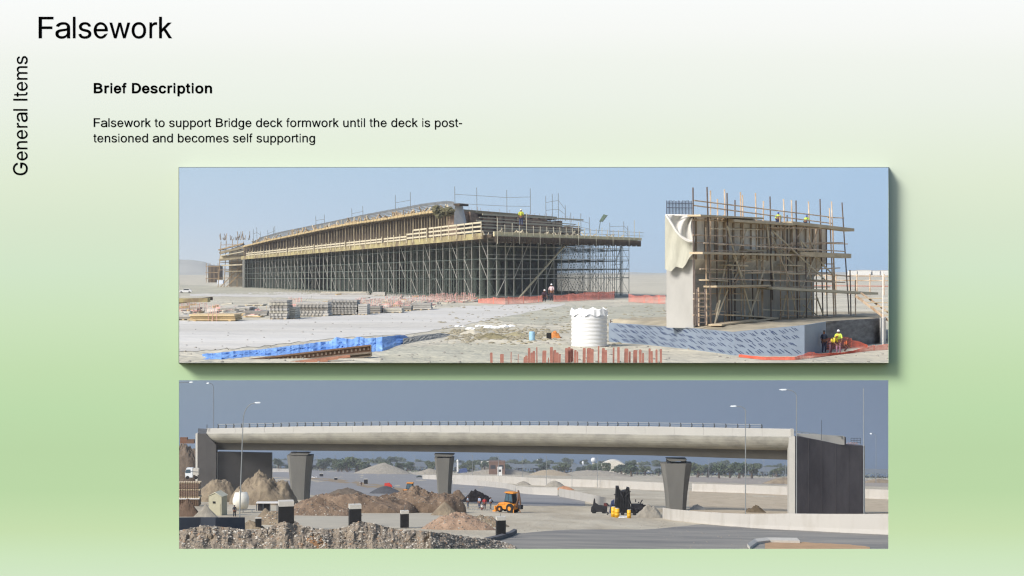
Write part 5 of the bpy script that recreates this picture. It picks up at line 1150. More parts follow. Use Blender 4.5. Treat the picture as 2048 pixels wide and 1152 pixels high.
cpost(732, 968, 7, 10, 1, 'small distant black post on the median, rightmost of three', False)
cpost(672, 960, 6, 5, .6, 'tiny distant black post on the median, middle of three', False)
cpost(643, 953, 7, 6, .6, 'tiny distant black post on the median, leftmost of three', False)

# ---- mounds
brownm = mat('brown_earth', (92, 76, 62), .95, .22, .03, rgb2=(134, 114, 94), bump=.8)
greym = mat('grey_gravel', (142, 136, 124), .95, .2, .05, bump=.8)
sandm = mat('tan_sand_heap', (112, 100, 84), .95, .12, .03, rgb2=(146, 132, 110), bump=.9, detail=10)
def lheap(px, py, w_, h, m, label, **k):
    k['rough'] = k.get('rough', .35) * .45
    return heap('earth_mound', px, py, w_, h, m, label, dfn=lD, gfn=lg, **k)
lheap(430, 1004, 90, 44, sandm, 'grey tan mound before the left abutment, behind the shed', seed=1, n=50, dep=.8, peak=.7, sharp=1.5)
lheap(520, 1010, 140, 53, sandm, 'big tan mound in front of the left abutment wall', seed=2, n=60, dep=.7, peak=.75, sharp=1.6, rough=.8)
lheap(700, 1026, 260, 36, brownm, 'long brown earth ridge right of the left pier', seed=3, n=70, rough=.8, dep=.5, peak=.4)
lheap(840, 1026, 180, 44, brownm, 'brown earth ridge in front of the slim pier', seed=5, n=70, rough=.7, dep=.5, peak=.35)
lheap(640, 1032, 160, 28, brownm, 'reddish brown heap at the foot of the left pier', seed=6, n=60, rough=.7, dep=.5)
lheap(889, 1032, 60, 28, sandm, 'sandy cone standing before the slim pier', seed=7, n=40, rough=.12, sharp=.7)
lheap(915, 1060, 150, 34, mat('pinkish_spoil', (150, 126, 106), .95, .25, .05, bump=.8), 'pinkish spoil slope running down to the kerb', seed=8, n=60, rough=.5)
lheap(965, 1054, 110, 22, sandm, 'pale spoil behind the nearest capped post', seed=18, n=40, rough=.6)
lheap(915, 1000, 36, 21, brownm, 'small round brown mound right of the slim pier', seed=9, n=36)
lheap(955, 1004, 66, 24, mat('black_earth', (56, 50, 48), .95, .25, .05), 'black heap behind the group of workers', seed=10, n=36, rough=.7)
lheap(409, 1036, 52, 28, greym, 'grey gravel cone in front of the shed', seed=11, n=40, rough=.1, sharp=.6)
lheap(530, 1036, 36, 20, sandm, 'small tan cone left of the largest capped post', seed=12, n=36, rough=.2, sharp=.8)
lheap(548, 1050, 96, 24, sandm, 'pale spoil behind the largest capped post', seed=13, n=40, rough=.6)
lheap(500, 1058, 60, 16, sandm, 'low spoil right of the slate barrier', seed=23, n=40, rough=.6)
lheap(370, 1034, 60, 32, mat('dark_brown_earth', (98, 80, 66), .95, .2, .05, bump=.6), 'dark brown earth under the rebar cage at the left edge', seed=14, n=40, rough=.5)
lheap(770, 988, 70, 16, mat('dark_grey_heap', (72, 74, 78), .95, .2, .05), 'dark grey heap in front of the loader', seed=15, n=36, rough=.2)
lheap(690, 990, 80, 14, mat('dim_brown', (96, 86, 74), .95, .2, .05), 'dim brown heap in the middle distance', seed=16, n=36, rough=.5)
lheap(765, 948, 120, 22, greym, 'far grey gravel mound right of the dark trees', seed=17, n=40, rough=.15, sharp=.8, dep=.4)
lheap(1046, 970, 34, 8, greym, 'little grey pile against the far barrier, left of two', seed=19, n=26)
lheap(1110, 974, 44, 13, greym, 'grey pile against the far barrier, right of two', seed=20, n=26)
lheap(1130, 980, 40, 8, mat('orange_spoil', (170, 124, 92), .95, .2, .05), 'orange spoil patch beside the gap in the barriers', seed=21, n=26)
lheap(1300, 1035, 60, 26, greym, 'grey mound right of the black machines', seed=22, n=36, rough=.4)
lheap(1512, 1026, 46, 13, mat('dark_scrub', (92, 80, 62), .95, .25, .08), 'dark scrubby heap left of the abutment end', seed=24, n=30, rough=.8)
lheap(1395, 1020, 34, 10, capm, 'small pale rubble heap right of the right pier', seed=25, n=26, rough=.9)
lheap(1570, 968, 90, 13, sandm, 'far tan mound left of the abutment end', seed=26, n=30, rough=.3, dep=.3)
lheap(1190, 952, 150, 12, greym, 'low far grey mound under the green trees', seed=27, n=30, rough=.4, dep=.2)
lheap(1000, 949, 150, 13, greym, 'low far grey mound before the brown shed', seed=28, n=30, rough=.4, dep=.2)
lheap(1100, 951, 90, 12, mat('far_tan', (150, 138, 118), .95, .1, .05), 'low far tan mound in the middle', seed=29, n=30, rough=.4, dep=.2)
lheap(1760, 966, 70, 9, sandm, 'far tan mound at the right edge', seed=30, n=30, rough=.4, dep=.2)
lheap(860, 948, 60, 10, greym, 'low far grey mound left of the slim pier', seed=31, n=30, rough=.4, dep=.2)
lheap(365, 985, 70, 98, mat('left_bank', (104, 92, 80), .95, .2, .03, bump=.6), 'brown bank rising at the left edge beside the abutment', seed=32, n=50, rough=.3, peak=.3, dep=.5)
# rubble in the foreground
rb1 = mat('rubble_bed', (136, 124, 108), .95, .25, .08, bump=1)
crest = [(250, 1066), (358, 1062), (400, 1052), (450, 1053), (490, 1060), (530, 1058), (562, 1044), (600, 1050), (650, 1060), (690, 1054), (722, 1042), (760, 1050), (800, 1060), (850, 1062), (900, 1068), (950, 1076), (990, 1080), (1015, 1088), (1030, 1094)]
def bank(u, v):
    px = 250 + 780 * u; yc = lerp(crest, px) + 1.6 * fbm(px * .05, 2) + .8 * fbm(px * .2, 7); y0 = max(1108, yc + 4) if px < 860 else lerp([(860, 1108), (960, 1096), (1010, 1088), (1030, 1095)], px) + 3
    D0 = lD(px, y0 + 6); Dc = D0 + 80
    if v <= .7:
        t = v / .7; D = D0 + (Dc - D0) * t; y = y0 + 8 + (yc - y0 - 8) * t ** .8
    else:
        t = (v - .7) / .3; D = Dc + 70 * t; p = at(px, yc, Dc); z = p.z + (lg0(p.x, D) - 6 - p.z) * t; return ((px - 1024) / F * D, D, z + .6 * fbm(px * .2, v * 9) * (1 - t))
    D += 14 * fbm(px * .05, v * 2.5, 6) * math.sin(v * 3.14); p = at(px, y + 1.2 * fbm(px * .09, v * 3, 1) * math.sin(v * 3.14), D)
    return tuple(p)
o = MB().grid(300, 40, bank).build('rubble_bank', rb1); o['kind'] = 'structure'; rbank = o
lheap(626, 1112, 84, 46, mat('orange_brown_spoil', (146, 112, 82), .95, .3, .1, bump=1), 'orange brown spoil cone in the foreground rubble', seed=44, n=50, rough=.4)
bpy.context.view_layer.update()
from mathutils.bvhtree import BVHTree
banks = [rbank] + [o for o in C.objects if o.name.startswith('earth_mound') and o.get('label', '').startswith(('foreground', 'orange brown', 'pinkish', 'pale spoil', 'reddish', 'long brown', 'brown earth ridge'))]
trees_ = []
for o in banks:
    vs = [v.co + Vector(o.location) for v in o.data.vertices]; trees_.append((BVHTree.FromPolygons(vs, [tuple(p.vertices) for p in o.data.polygons]), vs))
cols4 = [mat('stone_%d' % i, c, .9, .1, .3) for i, c in enumerate(((190, 183, 170), (152, 143, 130), (122, 114, 105), (156, 132, 110), (100, 98, 94)))]
mbs = [MB() for _ in cols4]
for ti, (t, vs) in enumerate(trees_):
    x0 = min(v.x for v in vs); x1 = max(v.x for v in vs); y0 = min(v.y for v in vs); y1 = max(v.y for v in vs); fg = ti == 0 or 'orange brown' in banks[ti]['label']
    for k in range(15000 if ti == 0 else 500 if fg else 260):
        x = R.uniform(x0, x1); y = R.uniform(y0, y1 if ti == 0 else (y0 + y1) / 2 + 8)
        h = t.ray_cast(Vector((x, y, 2000)), Vector((0, 0, -1)))
        if h[0] is None or h[0].z < lg0(x, y) + 1: continue
        ci = R.choices(range(5), (3, 4, 3, 1.4, 2) if fg else (1, 3, 2, 4, 1))[0]
        mbs[ci].rock(h[0], R.uniform(.9, 2.2) * (1.5 if R.random() < .10 else 1) if fg else R.uniform(.8, 2.2), ti * 2000 + k, (R.uniform(.8, 1.5), 1, R.uniform(.5, 1)))
for i, mb in enumerate(mbs): o = mb.build('rubble_stones', cols4[i]); o['kind'] = 'stuff'
# kerb sweeping from the bottom to the nearest post
kp = [(820, 1104), (880, 1100), (920, 1096), (960, 1089), (1000, 1080), (1025, 1072), (1034, 1066)]
mb = MB(); rg = []
for px, py in kp:
    p = L(px, py); rg.append([tuple(p), tuple(p + Vector((0, 0, 7))), tuple(p + Vector((-6, 10, 7))), tuple(p + Vector((-8, 12, 0)))])
mb.loft(rg); o = mb.build('kerb', mat('dark_kerb', (92, 92, 94), .9, .1, .05), origin=rg[0][0]); tag(o, 'dark curved kerb between the rubble and the asphalt', 'kerb')
mb = MB(); rg = []
for px, py in ((1500, 1100), (1515, 1089), (1540, 1086), (1600, 1087)):
    p = L(px, py); rg.append([tuple(p), tuple(p + Vector((0, 0, 5))), tuple(p + Vector((0, 30, 5))), tuple(p + Vector((0, 30, 0)))])
mb.loft(rg); o = mb.build('kerb', capm, origin=rg[0][0]); tag(o, 'pale broken kerb stones by the orange sand at the bottom right', 'kerb')
# ---- lamp posts
lw = mat('lamp_post_grey', (138, 142, 142), .5, .06, .1, metal=.2); lwd = mat('lamp_post_dim', (118, 126, 134), .6, .06, .1)
def lamp(px, yb, yt, arm, label, wd=1.6, m=lw, head=9, D=None, px_b=None, armh=None):
    D = D or lD(px, yb); kk = D / F; b = at(px_b or px, yb, D); r = empty('street_lamp', Z_(b), label, 'street lamp')
    ah = armh if armh is not None else abs(arm) * .55
    MB().tube([b, at(px, yt + ah, D)], [wd * .55 * kk, wd * .4 * kk], 6).build('pole', m, r)
    pts = []; s_ = 1 if arm > 0 else -1
    for i in range(9):
        t = i / 8 * math.pi / 2; pts.append(at(px + s_ * abs(arm) * (1 - math.cos(t)) * .8, yt + ah - ah * math.sin(t) * .95, D))
    pts.append(at(px + s_ * abs(arm) * .95, yt, D))
    MB().tube(pts, wd * .38 * kk, 5).build('arm', m, r)
    c = at(px + s_ * (abs(arm) * .95 + head * .4), yt + .3, D); mb = MB(c, kk); hs = head / 2
    mb.loft([[(x, y * 1.6, z) for x, y, z in ring] for ring in ([(-hs, -.6, -.6), (-hs, .6, -.6), (-hs, .6, .6), (-hs, -.6, .6)], [(-hs * .3, -1.2, -1.4), (-hs * .3, 1.2, -1.4), (-hs * .3, 1.2, 1.4), (-hs * .3, -1.2, 1.4)],
             [(hs * .7, -1.2, -1.2), (hs * .7, 1.2, -1.2), (hs * .7, 1.2, 1.5), (hs * .7, -1.2, 1.5)], [(hs, -.6, -.5), (hs, .6, -.5), (hs, .6, .8), (hs, -.6, .8)])])
    mb.build('lamp_head', mat('lamp_head', (220, 226, 228), .4, .03, .1), r)
lamp(486, 1036, 805, 26, 'street lamp with arm to the right, standing before the left abutment', 2.4, head=12, px_b=479, armh=40)
lamp(1593, 1034, 779, -22, 'street lamp with arm to the left, against the end of the dark wall', 2.0, head=15, armh=14, m=lw)
lamp(1491, 1031, 812, -20, 'street lamp with arm to the left, between the right pier and the abutment', 2.0, head=13, armh=10)
lamp(1752, 966, 867, -9, 'small distant street lamp at the right edge', 1.2, lwd, 4, armh=8)
lamp(427, 1000, 766, -9, 'dim street lamp behind the left end of the bridge', 2.0, lwd, 6, D=6200, armh=10)
lamp(330, 1000, 764, 52, 'street lamp whose arm enters at the top left corner', 2.6, lwd, 8, D=6000, armh=12)
r = empty('tall_pole', Z_(L(1728, 1034)), 'bare tall grey pole at the right end of the dark wall', 'pole'); D = lD(1728, 1034); MB().tube([L(1728, 1036), at(1727, 776, D)], [1.5, 1.0], 6).build('shaft', lw, r)
r = empty('marker_rod', Z_(at(1643, 880, 4480)), 'thin dark rod rising above the wing wall railing', 'pole'); MB().beam(at(1643, 880, 4480), at(1643, 840, 4480), 1.2).build('shaft', rp, r)
far_poles = [(671, 941, 910), (707, 943, 908), (634, 940, 912), (748, 940, 908), (945, 954, 910), (997, 962, 912), (1045, 966, 912), (1093, 972, 912), (1144, 975, 918), (1195, 975, 916), (1418, 960, 918), (1528, 960, 920), (1571, 958, 925), (830, 942, 910), (798, 941, 908)]
for px, yb, yt in far_poles:
    D = lD(px, yb); kk = D / F; r = empty('lighting_pole', Z_(L(px, yb)), 'thin pale pole in the far row seen under the bridge', 'pole', 'far row of thin poles')
    MB().tube([L(px, yb), at(px, yt, D)], [.55 * kk, .45 * kk], 5).build('shaft', lw, r)
    MB().beam(at(px, yt + .4, D), at(px - 5, yt, D), .7 * kk).build('arm', lw, r)
# ---- trees
leafs = [mat('foliage_a', (70, 84, 60), .9, .3, .08), mat('foliage_b', (86, 96, 68), .9, .3, .08), mat('foliage_c', (60, 74, 62), .9, .3, .08)]
bark = mat('bark', (90, 76, 62), .95, .2, .2)
def tree_proto(seed, asp, m):
    rr = random.Random(seed); r = empty('tree', (0, 0, 0)); mb = MB()
    mb.tube([(0, 0, 0), (.3, 0, 3.5), (0, .2, 6)], [.6, .45, .25], 6)
    for k in range(5): t = k * 1.3; mb.tube([(.1, 0, 3 + k * .4), (1.8 * math.cos(t) * asp, 1.8 * math.sin(t), 5.5 + k * .4)], [.3, .12], 4)
    mb.build('trunk', bark, r)
    mb = MB(); lobes = [(rr.uniform(-2.6, 2.6) * asp, rr.uniform(-2.2, 2.2), rr.uniform(3.6, 8.2), rr.uniform(1.2, 2.3)) for _ in range(9)]
    for x, y, z, q in lobes:
        for k in range(75):
            d = Vector((rr.gauss(0, 1), rr.gauss(0, 1), rr.gauss(0, 1))).normalized() * q * rr.uniform(.55, 1.08); c = Vector((x, y, z)) + Vector((d.x, d.y, d.z * .85))
            a = Vector((rr.gauss(0, 1), rr.gauss(0, 1), rr.gauss(0, 1))).normalized() * rr.uniform(.25, .5); b = a.cross(Vector((rr.gauss(0, 1), rr.gauss(0, 1), rr.gauss(0, 1)))).normalized() * rr.uniform(.2, .42)
            mb.quad(c - a - b, c + a - b, c + a + b, c - a + b)
    mb.build('crown', m, r); return r
protos = [tree_proto(i, a, leafs[i % 3]) for i, a in enumerate((1, 1.3, .8, 1.15, .95))]
tspots = []
for px, yb, h, lb in [(1191, 951, 22, 'round green tree left of the domed hall'), (1216, 952, 28, 'green tree in front of the domed hall'), (1243, 951, 26, 'green tree at the right side of the domed hall'), (1263, 953, 30, 'darker taller tree right of the domed hall'), (1290, 951, 22, 'green tree nearest the right pier, on its left'),
                      (1312, 948, 24, 'green tree partly behind the right pier'), (1395, 955, 32, 'olive tree just right of the right pier'), (1415, 955, 26, 'olive tree second from the right pier'), (1438, 957, 32, 'green tree third from the right pier'), (1460, 956, 28, 'green tree fourth from the right pier'),
                      (1478, 957, 34, 'dark round tree behind the lamp post'), (1504, 957, 32, 'dark tree right of the lamp post'), (1075, 945, 18, 'green tree near the small white tower'), (1090, 946, 22, 'tree right of the small white tower'), (1045, 944, 26, 'tall olive tree right of the brown shed'),
                      (992, 936, 24, 'lone green tree behind the brown shed'), (927, 944, 20, 'dark tree by the blue tarp shelter'), (783, 940, 30, 'narrow dark tree beyond the gravel mound'), (650, 941, 26, 'dark tree beyond the road, right of the left pier'), (676, 943, 26, 'dark bushy tree beyond the road'), (695, 944, 30, 'dark tall tree beyond the road'),
                      (713, 945, 34, 'darkest tall tree left of the gravel mound'), (733, 944, 20, 'low bushy tree left of the gravel mound'), (820, 942, 20, 'dark tree left of the slim pier'), (858, 943, 24, 'dark tree just left of the slim pier'), (762, 940, 22, 'dim tree behind the gravel mound'), (1130, 947, 20, 'green tree behind the far poles'), (1160, 949, 18, 'low green tree behind the far poles')]:
    tspots.append((px, yb, h, lb, None))
for k in range(180):
    px = R.uniform(545, 1640); tspots.append((px, yh(px) + R.uniform(8, 21), R.uniform(13, 25), 'hazy small tree in the distant belt under the bridge', 'trees of the distant belt'))
used = set()
for i, (px, yb, h, lb, g) in enumerate(tspots):
    k = i % 5; o = protos[k] if k not in used else copy_tree(protos[k]); used.add(k)
    D = lD(px, yb); kk = D / F; o.location = L(px, yb); sc_ = h * kk / 10; o.scale = (sc_ * 1.45, sc_ * 1.2, sc_); o.rotation_euler.z = R.uniform(0, 6.28)
    tag(o, lb, 'tree')
    if g: o['group'] = g
    elif 'group' in o: del o['group']
# scrub belt: nobody could count it
mb = MB(); rr = random.Random(5)
for k in range(9000):
    px = rr.uniform(540, 1900); D = 26000 if rr.random() < .0 else lD(px, yh(px) + rr.uniform(7, 20)); b = at(px, yh(px) + HL * F / D, D); q = D / F * rr.uniform(.6, 1.6)
    c = b + Vector((0, 0, q * rr.uniform(.2, 2.2)))
    a = Vector((rr.gauss(0, 1), rr.gauss(0, 1), rr.gauss(0, 1))).normalized() * q; e = a.cross(Vector((rr.gauss(0, 1), rr.gauss(0, 1), rr.gauss(0, 1)))).normalized() * q * .8
    mb.quad(c - a - e, c + a - e, c + a + e, c - a + e)
o = mb.build('scrub', mat('hazy_scrub', (108, 114, 98), .95, .2, .002)); o['kind'] = 'stuff'
# ---- far buildings
def hut(nm, x0, x1, yb, yt, m, label, roof=None, dep=None, win=0, cat='building', D=None):
    D = D or lD((x0 + x1) / 2, yb); kk = D / F; b = at(x0, yb, D); W_ = x1 - x0; H = yb - yt; r = empty(nm, Z_(at((x0 + x1) / 2, yb, D)), label, cat); dp = dep or W_ * .6
    MB(b, kk).box(0, W_, 0, dp, -1, H).build('wall', m, r); MB(b, kk).box(-.4, W_ + .4, -.4, dp + .4, H, H + .8).build('roof', roof or m, r)
    for k in range(win):
        x = W_ * (k + .5) / win; MB(b, kk).box(x - W_ * .16 / win * 2, x + W_ * .16 / win * 2, -.12, 0, H * .45, H * .75).build('window', blk, r)
    return r
cream = mat('cream_wall', (214, 208, 192), .85, .05, .01); whiteb = mat('white_wall', (226, 226, 222), .8, .04, .01); brn2 = mat('brown_shed', (112, 86, 70), .9, .15, .02)
for x0, x1, yb, yt, lb, wn in [(632, 642, 928, 922, 'tiny white house left of the distant trees', 1), (648, 662, 929, 924, 'tiny white house in the distant belt, wider one', 2), (735, 742, 926, 922, 'tiny white house above the gravel mound', 1), (1000, 1018, 938, 931, 'cream house right of the brown shed', 2), (1095, 1110, 936, 929, 'pale house behind the poles', 2),
                               (1118, 1150, 938, 930, 'long low white building behind the poles', 3), (1160, 1176, 938, 931, 'white building left of the white globe', 2), (1252, 1272, 938, 930, 'white building behind the dark tree', 2), (1270, 1284, 944, 927, 'taller white building left of the right pier', 2), (1285, 1300, 944, 934, 'low white building left of the right pier', 2)]:
    hut('distant_building', x0, x1, yb, yt, whiteb if x0 % 2 else cream, lb, win=wn)
r = hut('brown_shed', 978, 1010, 949, 924, brn2, 'brown two storey shed beside the far barrier', win=2)
hut('site_cabin', 962, 978, 944, 924.5, cream, 'cream cabin on stilts left of the brown shed')
hut('site_cabin', 995, 1004, 951, 935, whiteb, 'small white cabin in front of the brown shed', win=1)
D = lD(925, 949); kk = D / F; r = empty('tarp_shelter', Z_(L(925, 947)), 'blue tarpaulin shelter right of the slim pier', 'shelter'); bl = mat('dark_blue_tarp', (52, 72, 120), .7, .2, .03)
MB(L(915, 947), kk).loft([[(0, 0, 0), (6, 0, 9), (20, 0, 11), (22, 0, 3)], [(0, 10, 0), (6, 10, 9), (20, 10, 11), (22, 10, 3)]]).build('cover', bl, r)
MB(L(915, 947), kk).beam((3, -.5, 0), (3, -.5, 8), .8).build('post', rp, r)
r = empty('domed_hall', Z_(L(1227, 948)), 'wide cream domed hall behind the green trees', 'building'); D = lD(1227, 948); kk = D / F; b = L(1227, 948)
MB(b, kk).box(-25, 25, 0, 20, 0, 15).build('wall', cream, r)
mb = MB(b, kk); mb.grid(16, 2, lambda u, v: (-26 + 52 * u, -1 + 22 * v, 15 + 12 * math.sin(u * math.pi) ** .8)); mb.loft([[(-26 + 52 * i / 16, -1, 15 + 12 * math.sin(i / 16 * math.pi) ** .8) for i in range(17)]] * 2) if 0 else None
mb.add([(-26 + 52 * i / 16, -1, 15 + 12 * max(0, math.sin(i / 16 * math.pi)) ** .8) for i in range(17)], [tuple(range(17))]); mb.build('domed_roof', cream, r)
r = empty('radar_globe', Z_(L(1187, 946)), 'white globe on a short tower above the trees', 'water tower'); b = L(1187, 946); kk = lD(1187, 946) / F
MB(b, kk).box(-2, 2, 0, 4, 0, 21).build('tower', cream, r); MB(b, kk).lathe([(.8 + 4.6 * math.sin(t * math.pi / 8), 25.5 - 5 * math.cos(t * math.pi / 8)) for t in range(9)], 12, 0, 2).build('globe', whiteb, r, smooth=True)
for px, yt, lb in ((1075, 920, 'small white minaret like tower right of the brown shed'), (915, 920, 'small white tower near the blue shelter'), (1166, 923, 'slim white tower left of the globe')):
    r = empty('white_tower', Z_(L(px, 944)), lb, 'tower'); b = L(px, 944); kk = lD(px, 944) / F; MB(b, kk).box(-1.6, 1.6, 0, 3, 0, 944 - yt - 3).build('shaft', whiteb, r); MB(b, kk).lathe([(2.4, 944 - yt - 3), (2.2, 944 - yt - 1), (.4, 944 - yt + 1)], 8, 0, 1.5).build('dome', whiteb, r)
# ---- machines
orange = mat('orange_machine', (226, 148, 44), .6, .08, .3, rgb2=(196, 122, 44)); red_ = mat('red_machine', (196, 58, 44), .5, .1, .3); tyre = mat('machine_tyre', (28, 28, 29), .9, .1, .3); glass = mat('cab_glass', (70, 92, 104), .15, .1, .2); dkm = mat('dark_machine', (34, 34, 38), .7, .2, .3)
def backhoe(px, py, k, label, face=-1, boom='up', body=orange, rz=0.0):
    """side-on wheeled backhoe loader, about 46 units long; k scales pixels"""
    kk = lD(px, py) / F * k; b = L(px, py); r = empty('backhoe_loader', Z_(b), label, 'backhoe loader'); f = face
    def M(): m = MB(b, kk, rz); return m
    X = lambda *p: [(f * x, y, z) for x, y, z in p]
    def prism(prof, y0, y1): a = [(f * x, y0, z) for x, z in prof]; c = [(f * x, y1, z) for x, z in prof]; return M().loft([a, c] if f > 0 else [a[::-1], c[::-1]])
    prism([(-14, 6), (-14, 13), (-4, 15), (2, 15), (14, 13), (15, 7), (4, 5)], -5, 5).build('chassis', body, r)
    prism([(3, 14), (15, 12.5), (15.5, 9), (3, 9)], -3.8, 3.8).build('hood', body, r)
    cab = prism([(-12, 15), (-11, 28), (1, 28), (4, 15)], -4.6, 4.6).build('cab', dkm, r)
    prism([(-10.5, 17), (-9.8, 26.6), (-4.6, 26.6), (-4.6, 17)], -4.8, 4.8).build('window', glass, cab); prism([(-3.8, 17), (-3.8, 26.6), (.2, 26.6), (2.6, 17)], -4.8, 4.8).build('window', glass, cab)
    prism([(-13, 28), (-12, 29.6), (2.5, 29.6), (3, 28)], -5.2, 5.2).build('roof', body, r)
    for y in (-5.5, 5.5):
        w_ = M().wheel((f * -8, y, 7), 7, 4, 16).build('rear_wheel', tyre, r); M().wheel((f * -8, y, 7), 3.4, 4.4, 12).build('rim', body, w_)
        w_ = M().wheel((f * 11, y, 4.6), 4.6, 3, 14).build('front_wheel', tyre, r); M().wheel((f * 11, y, 4.6), 2.2, 3.4, 10).build('rim', body, w_)
        M().tube(X((2, y * .9, 13), (13, y * .9, 12), (20, y * .9, 5)), [1.1, 1.0, .9], 5).build('loader_arm', body, r)
    prism([(18, 1), (19, 7.5), (21, 8), (20.5, 3), (25, .6), (24, 0), (19, 0)], -7, 7).build('bucket', body, r)
    if boom == 'up':
        M().tube(X((-14, 0, 9), (-18, 0, 20), (-18.5, 0, 33)), [1.8, 1.7, 1.2], 6).build('boom', mat('worn_boom', (96, 70, 52), .7, .2, .3), r); M().tube(X((-18.5, 0, 33), (-21, 0, 22), (-22.5, 0, 13)), [1.2, 1.4, 1.0], 6).build('stick', MATS['worn_boom'], r)
        prism([(-20, 13), (-25, 13), (-25, 7), (-21, 8)], -2.5, 2.5).build('rear_bucket', dkm, r)
    else:
        M().tube(X((-14, 0, 9), (-22, 0, 22), (-27, 0, 14)), [1.8, 1.8, 1.2], 6).build('boom', body, r); prism([(-30, 14), (-24, 15), (-23, 8), (-29, 8)], -3, 3).build('rear_bucket', dkm, r)
    for y in (-5, 5): M().tube(X((-14, y, 9), (-15.5, y * 1.5, 1)), [1, .8], 4).build('stabiliser', body, r)
    return r
backhoe(1017, 1025, 1.42, 'orange backhoe loader with raised rear boom, beside the group of workers', -1, rz=-.72)
backhoe(816, 992, .92, 'orange loader half hidden behind the brown earth ridge', -1, 'down', rz=-.2)
# red pump / small machine
r = empty('red_machine', Z_(L(776, 978)), 'small red machine left of the half hidden loader', 'machine'); b = L(776, 978); kk = lD(776, 978) / F
MB(b, kk).loft([[(-8, 0, 2), (7, 0, 2), (8, 0, 7), (2, 0, 12), (-7, 0, 11)], [(-8, 6, 2), (7, 6, 2), (8, 6, 7), (2, 6, 12), (-7, 6, 11)]]).build('body', red_, r)
for x in (-5, 4): MB(b, kk).wheel((x, -.6, 2.6), 2.6, 1.6, 10).build('wheel', tyre, r)
MB(b, kk).beam((7, 1, 5), (13, 1, 2), 1).build('drawbar', dkm, r)
# green and yellow mixer drum
r = empty('green_mixer', Z_(L(787, 947)), 'green and grey mixer drum machine by the far gravel mound', 'machine'); b = L(787, 947); kk = lD(787, 947) / F
MB(b, kk).tube([(-10, 0, 4), (-5, 0, 6), (2, 0, 7)], [2.6, 4.6, 3.6], 10).build('drum', mat('green_drum', (70, 140, 84), .6, .15, .1), r)
MB(b, kk).box(2, 9, -3, 3, 1, 7.5).build('cab', mat('olive_cab', (110, 112, 80), .7, .2, .1), r)
for x in (-6, 1, 6): MB(b, kk).wheel((x, -3, 1.4), 1.8, 1.4, 8).build('wheel', tyre, r)
# black machines on the right: paver with folded sides
r = empty('folded_paver', Z_(L(1245, 1028)), 'tall black folded machine standing over yellow drums, right of the bridge shadow', 'machine'); b = L(1245, 1030); kk = lD(1245, 1030) / F
MB(b, kk).loft([[(-16, 0, 4), (16, 0, 4), (15, 0, 40), (14, 0, 54), (9, 0, 55), (8, 0, 50), (-2, 0, 47), (-6, 0, 51), (-7, 0, 57), (-13, 0, 57), (-14, 0, 36)], [(-16, 14, 4), (16, 14, 4), (15, 14, 40), (14, 14, 54), (9, 14, 55), (8, 14, 50), (-2, 14, 47), (-6, 14, 51), (-7, 14, 57), (-13, 14, 57), (-14, 14, 36)]]).build('folded_frame', dkm, r)
mb = MB(b, kk)
for x in (-12, -8, -3, 2, 7, 12): mb.beam((x, -1, 6), (x + .6, -1, 54 if abs(x) > 6 else 47), 1.6)
for z in (14, 26, 38): mb.beam((-15, -1.4, z), (15, -1.4, z), 1.2)
mb.build('ribs', blk, r)
MB(b, kk).box(18, 42, 2, 14, 3, 21).build('hopper', dkm, r); MB(b, kk).tube([(40, 6, 18), (50, 6, 16), (56, 6, 10)], [2, 2.4, 1.5], 6).build('chute', dkm, r)
MB(b, kk).loft([[(-26, 2, 4), (-16, 2, 2), (-16, 2, 30), (-22, 2, 26)], [(-26, 12, 4), (-16, 12, 2), (-16, 12, 30), (-22, 12, 26)]]).build('engine_cover', mat('dark_blue_paint', (44, 56, 92), .6, .15, .2), r)
for x in (-12, 0, 12, 24, 36): MB(b, kk).wheel((x, -1, 3.4), 3.8, 3, 12).build('wheel', tyre, r)
rr = random.Random(77)
for k in range(34):
    m1 = MB(b, kk); x = rr.uniform(-34, 46); z = rr.uniform(4, 26 if x > 16 or x < -14 else 50); m1.beam((x, -2, z), (x + rr.uniform(-6, 6), -2 + rr.uniform(-2, 2), z + rr.uniform(-7, 9)), rr.uniform(1, 3), rr.uniform(1, 2.4)); m1.build('hydraulic_arm', dkm, r)
r = empty('compact_roller', Z_(L(1200, 1026)), 'low dark machine at the left foot of the tall black one', 'machine'); b = L(1200, 1027); kk = lD(1200, 1027) / F
MB(b, kk).loft([[(-18, 0, 3), (14, 0, 3), (15, 0, 14), (-2, 0, 16), (-8, 0, 20), (-17, 0, 12)], [(-18, 9, 3), (14, 9, 3), (15, 9, 14), (-2, 9, 16), (-8, 9, 20), (-17, 9, 12)]]).build('body', dkm, r)
MB(b, kk).loft([[(-14, 1, 15), (-8, 1, 15), (-10, 1, 29), (-12, 1, 29)], [(-14, 7, 15), (-8, 7, 15), (-10, 7, 29), (-12, 7, 29)]]).build('mast', dkm, r)
MB(b, kk).box(8, 15, 1, 8, 14, 20).build('engine_box', mat('maroon_box', (92, 44, 42), .7, .2, .2), r)
for x in (-12, 8): MB(b, kk).wheel((x, -1, 4), 4.6, 3, 12).build('wheel', tyre, r)
yd = mat('yellow_drum', (222, 168, 30), .5, .06, .2)
for px, py, h, lb in ((1227, 1034, 20, 'left and larger yellow drum in front of the black machine'), (1234, 1035, 18, 'yellow drum touching the larger one'), (1258, 1036, 16, 'right yellow orange drum standing alone')):
    b = L(px, py); kk = lD(px, py) / F; w_ = 5 if px != 1258 else 4
    r = empty('yellow_barrel', Z_(b), lb, 'barrel'); MB(b, kk).lathe([(w_, 0), (w_, h * .32), (w_ * 1.06, h * .34), (w_, h * .36), (w_, h * .64), (w_ * 1.06, h * .66), (w_, h * .68), (w_ * .98, h)], 14).build('drum', yd, r, smooth=True); MB(b, kk).lathe([(w_ * .7, h), (w_ * .7, h + .8)], 12).build('lid', capm, r)
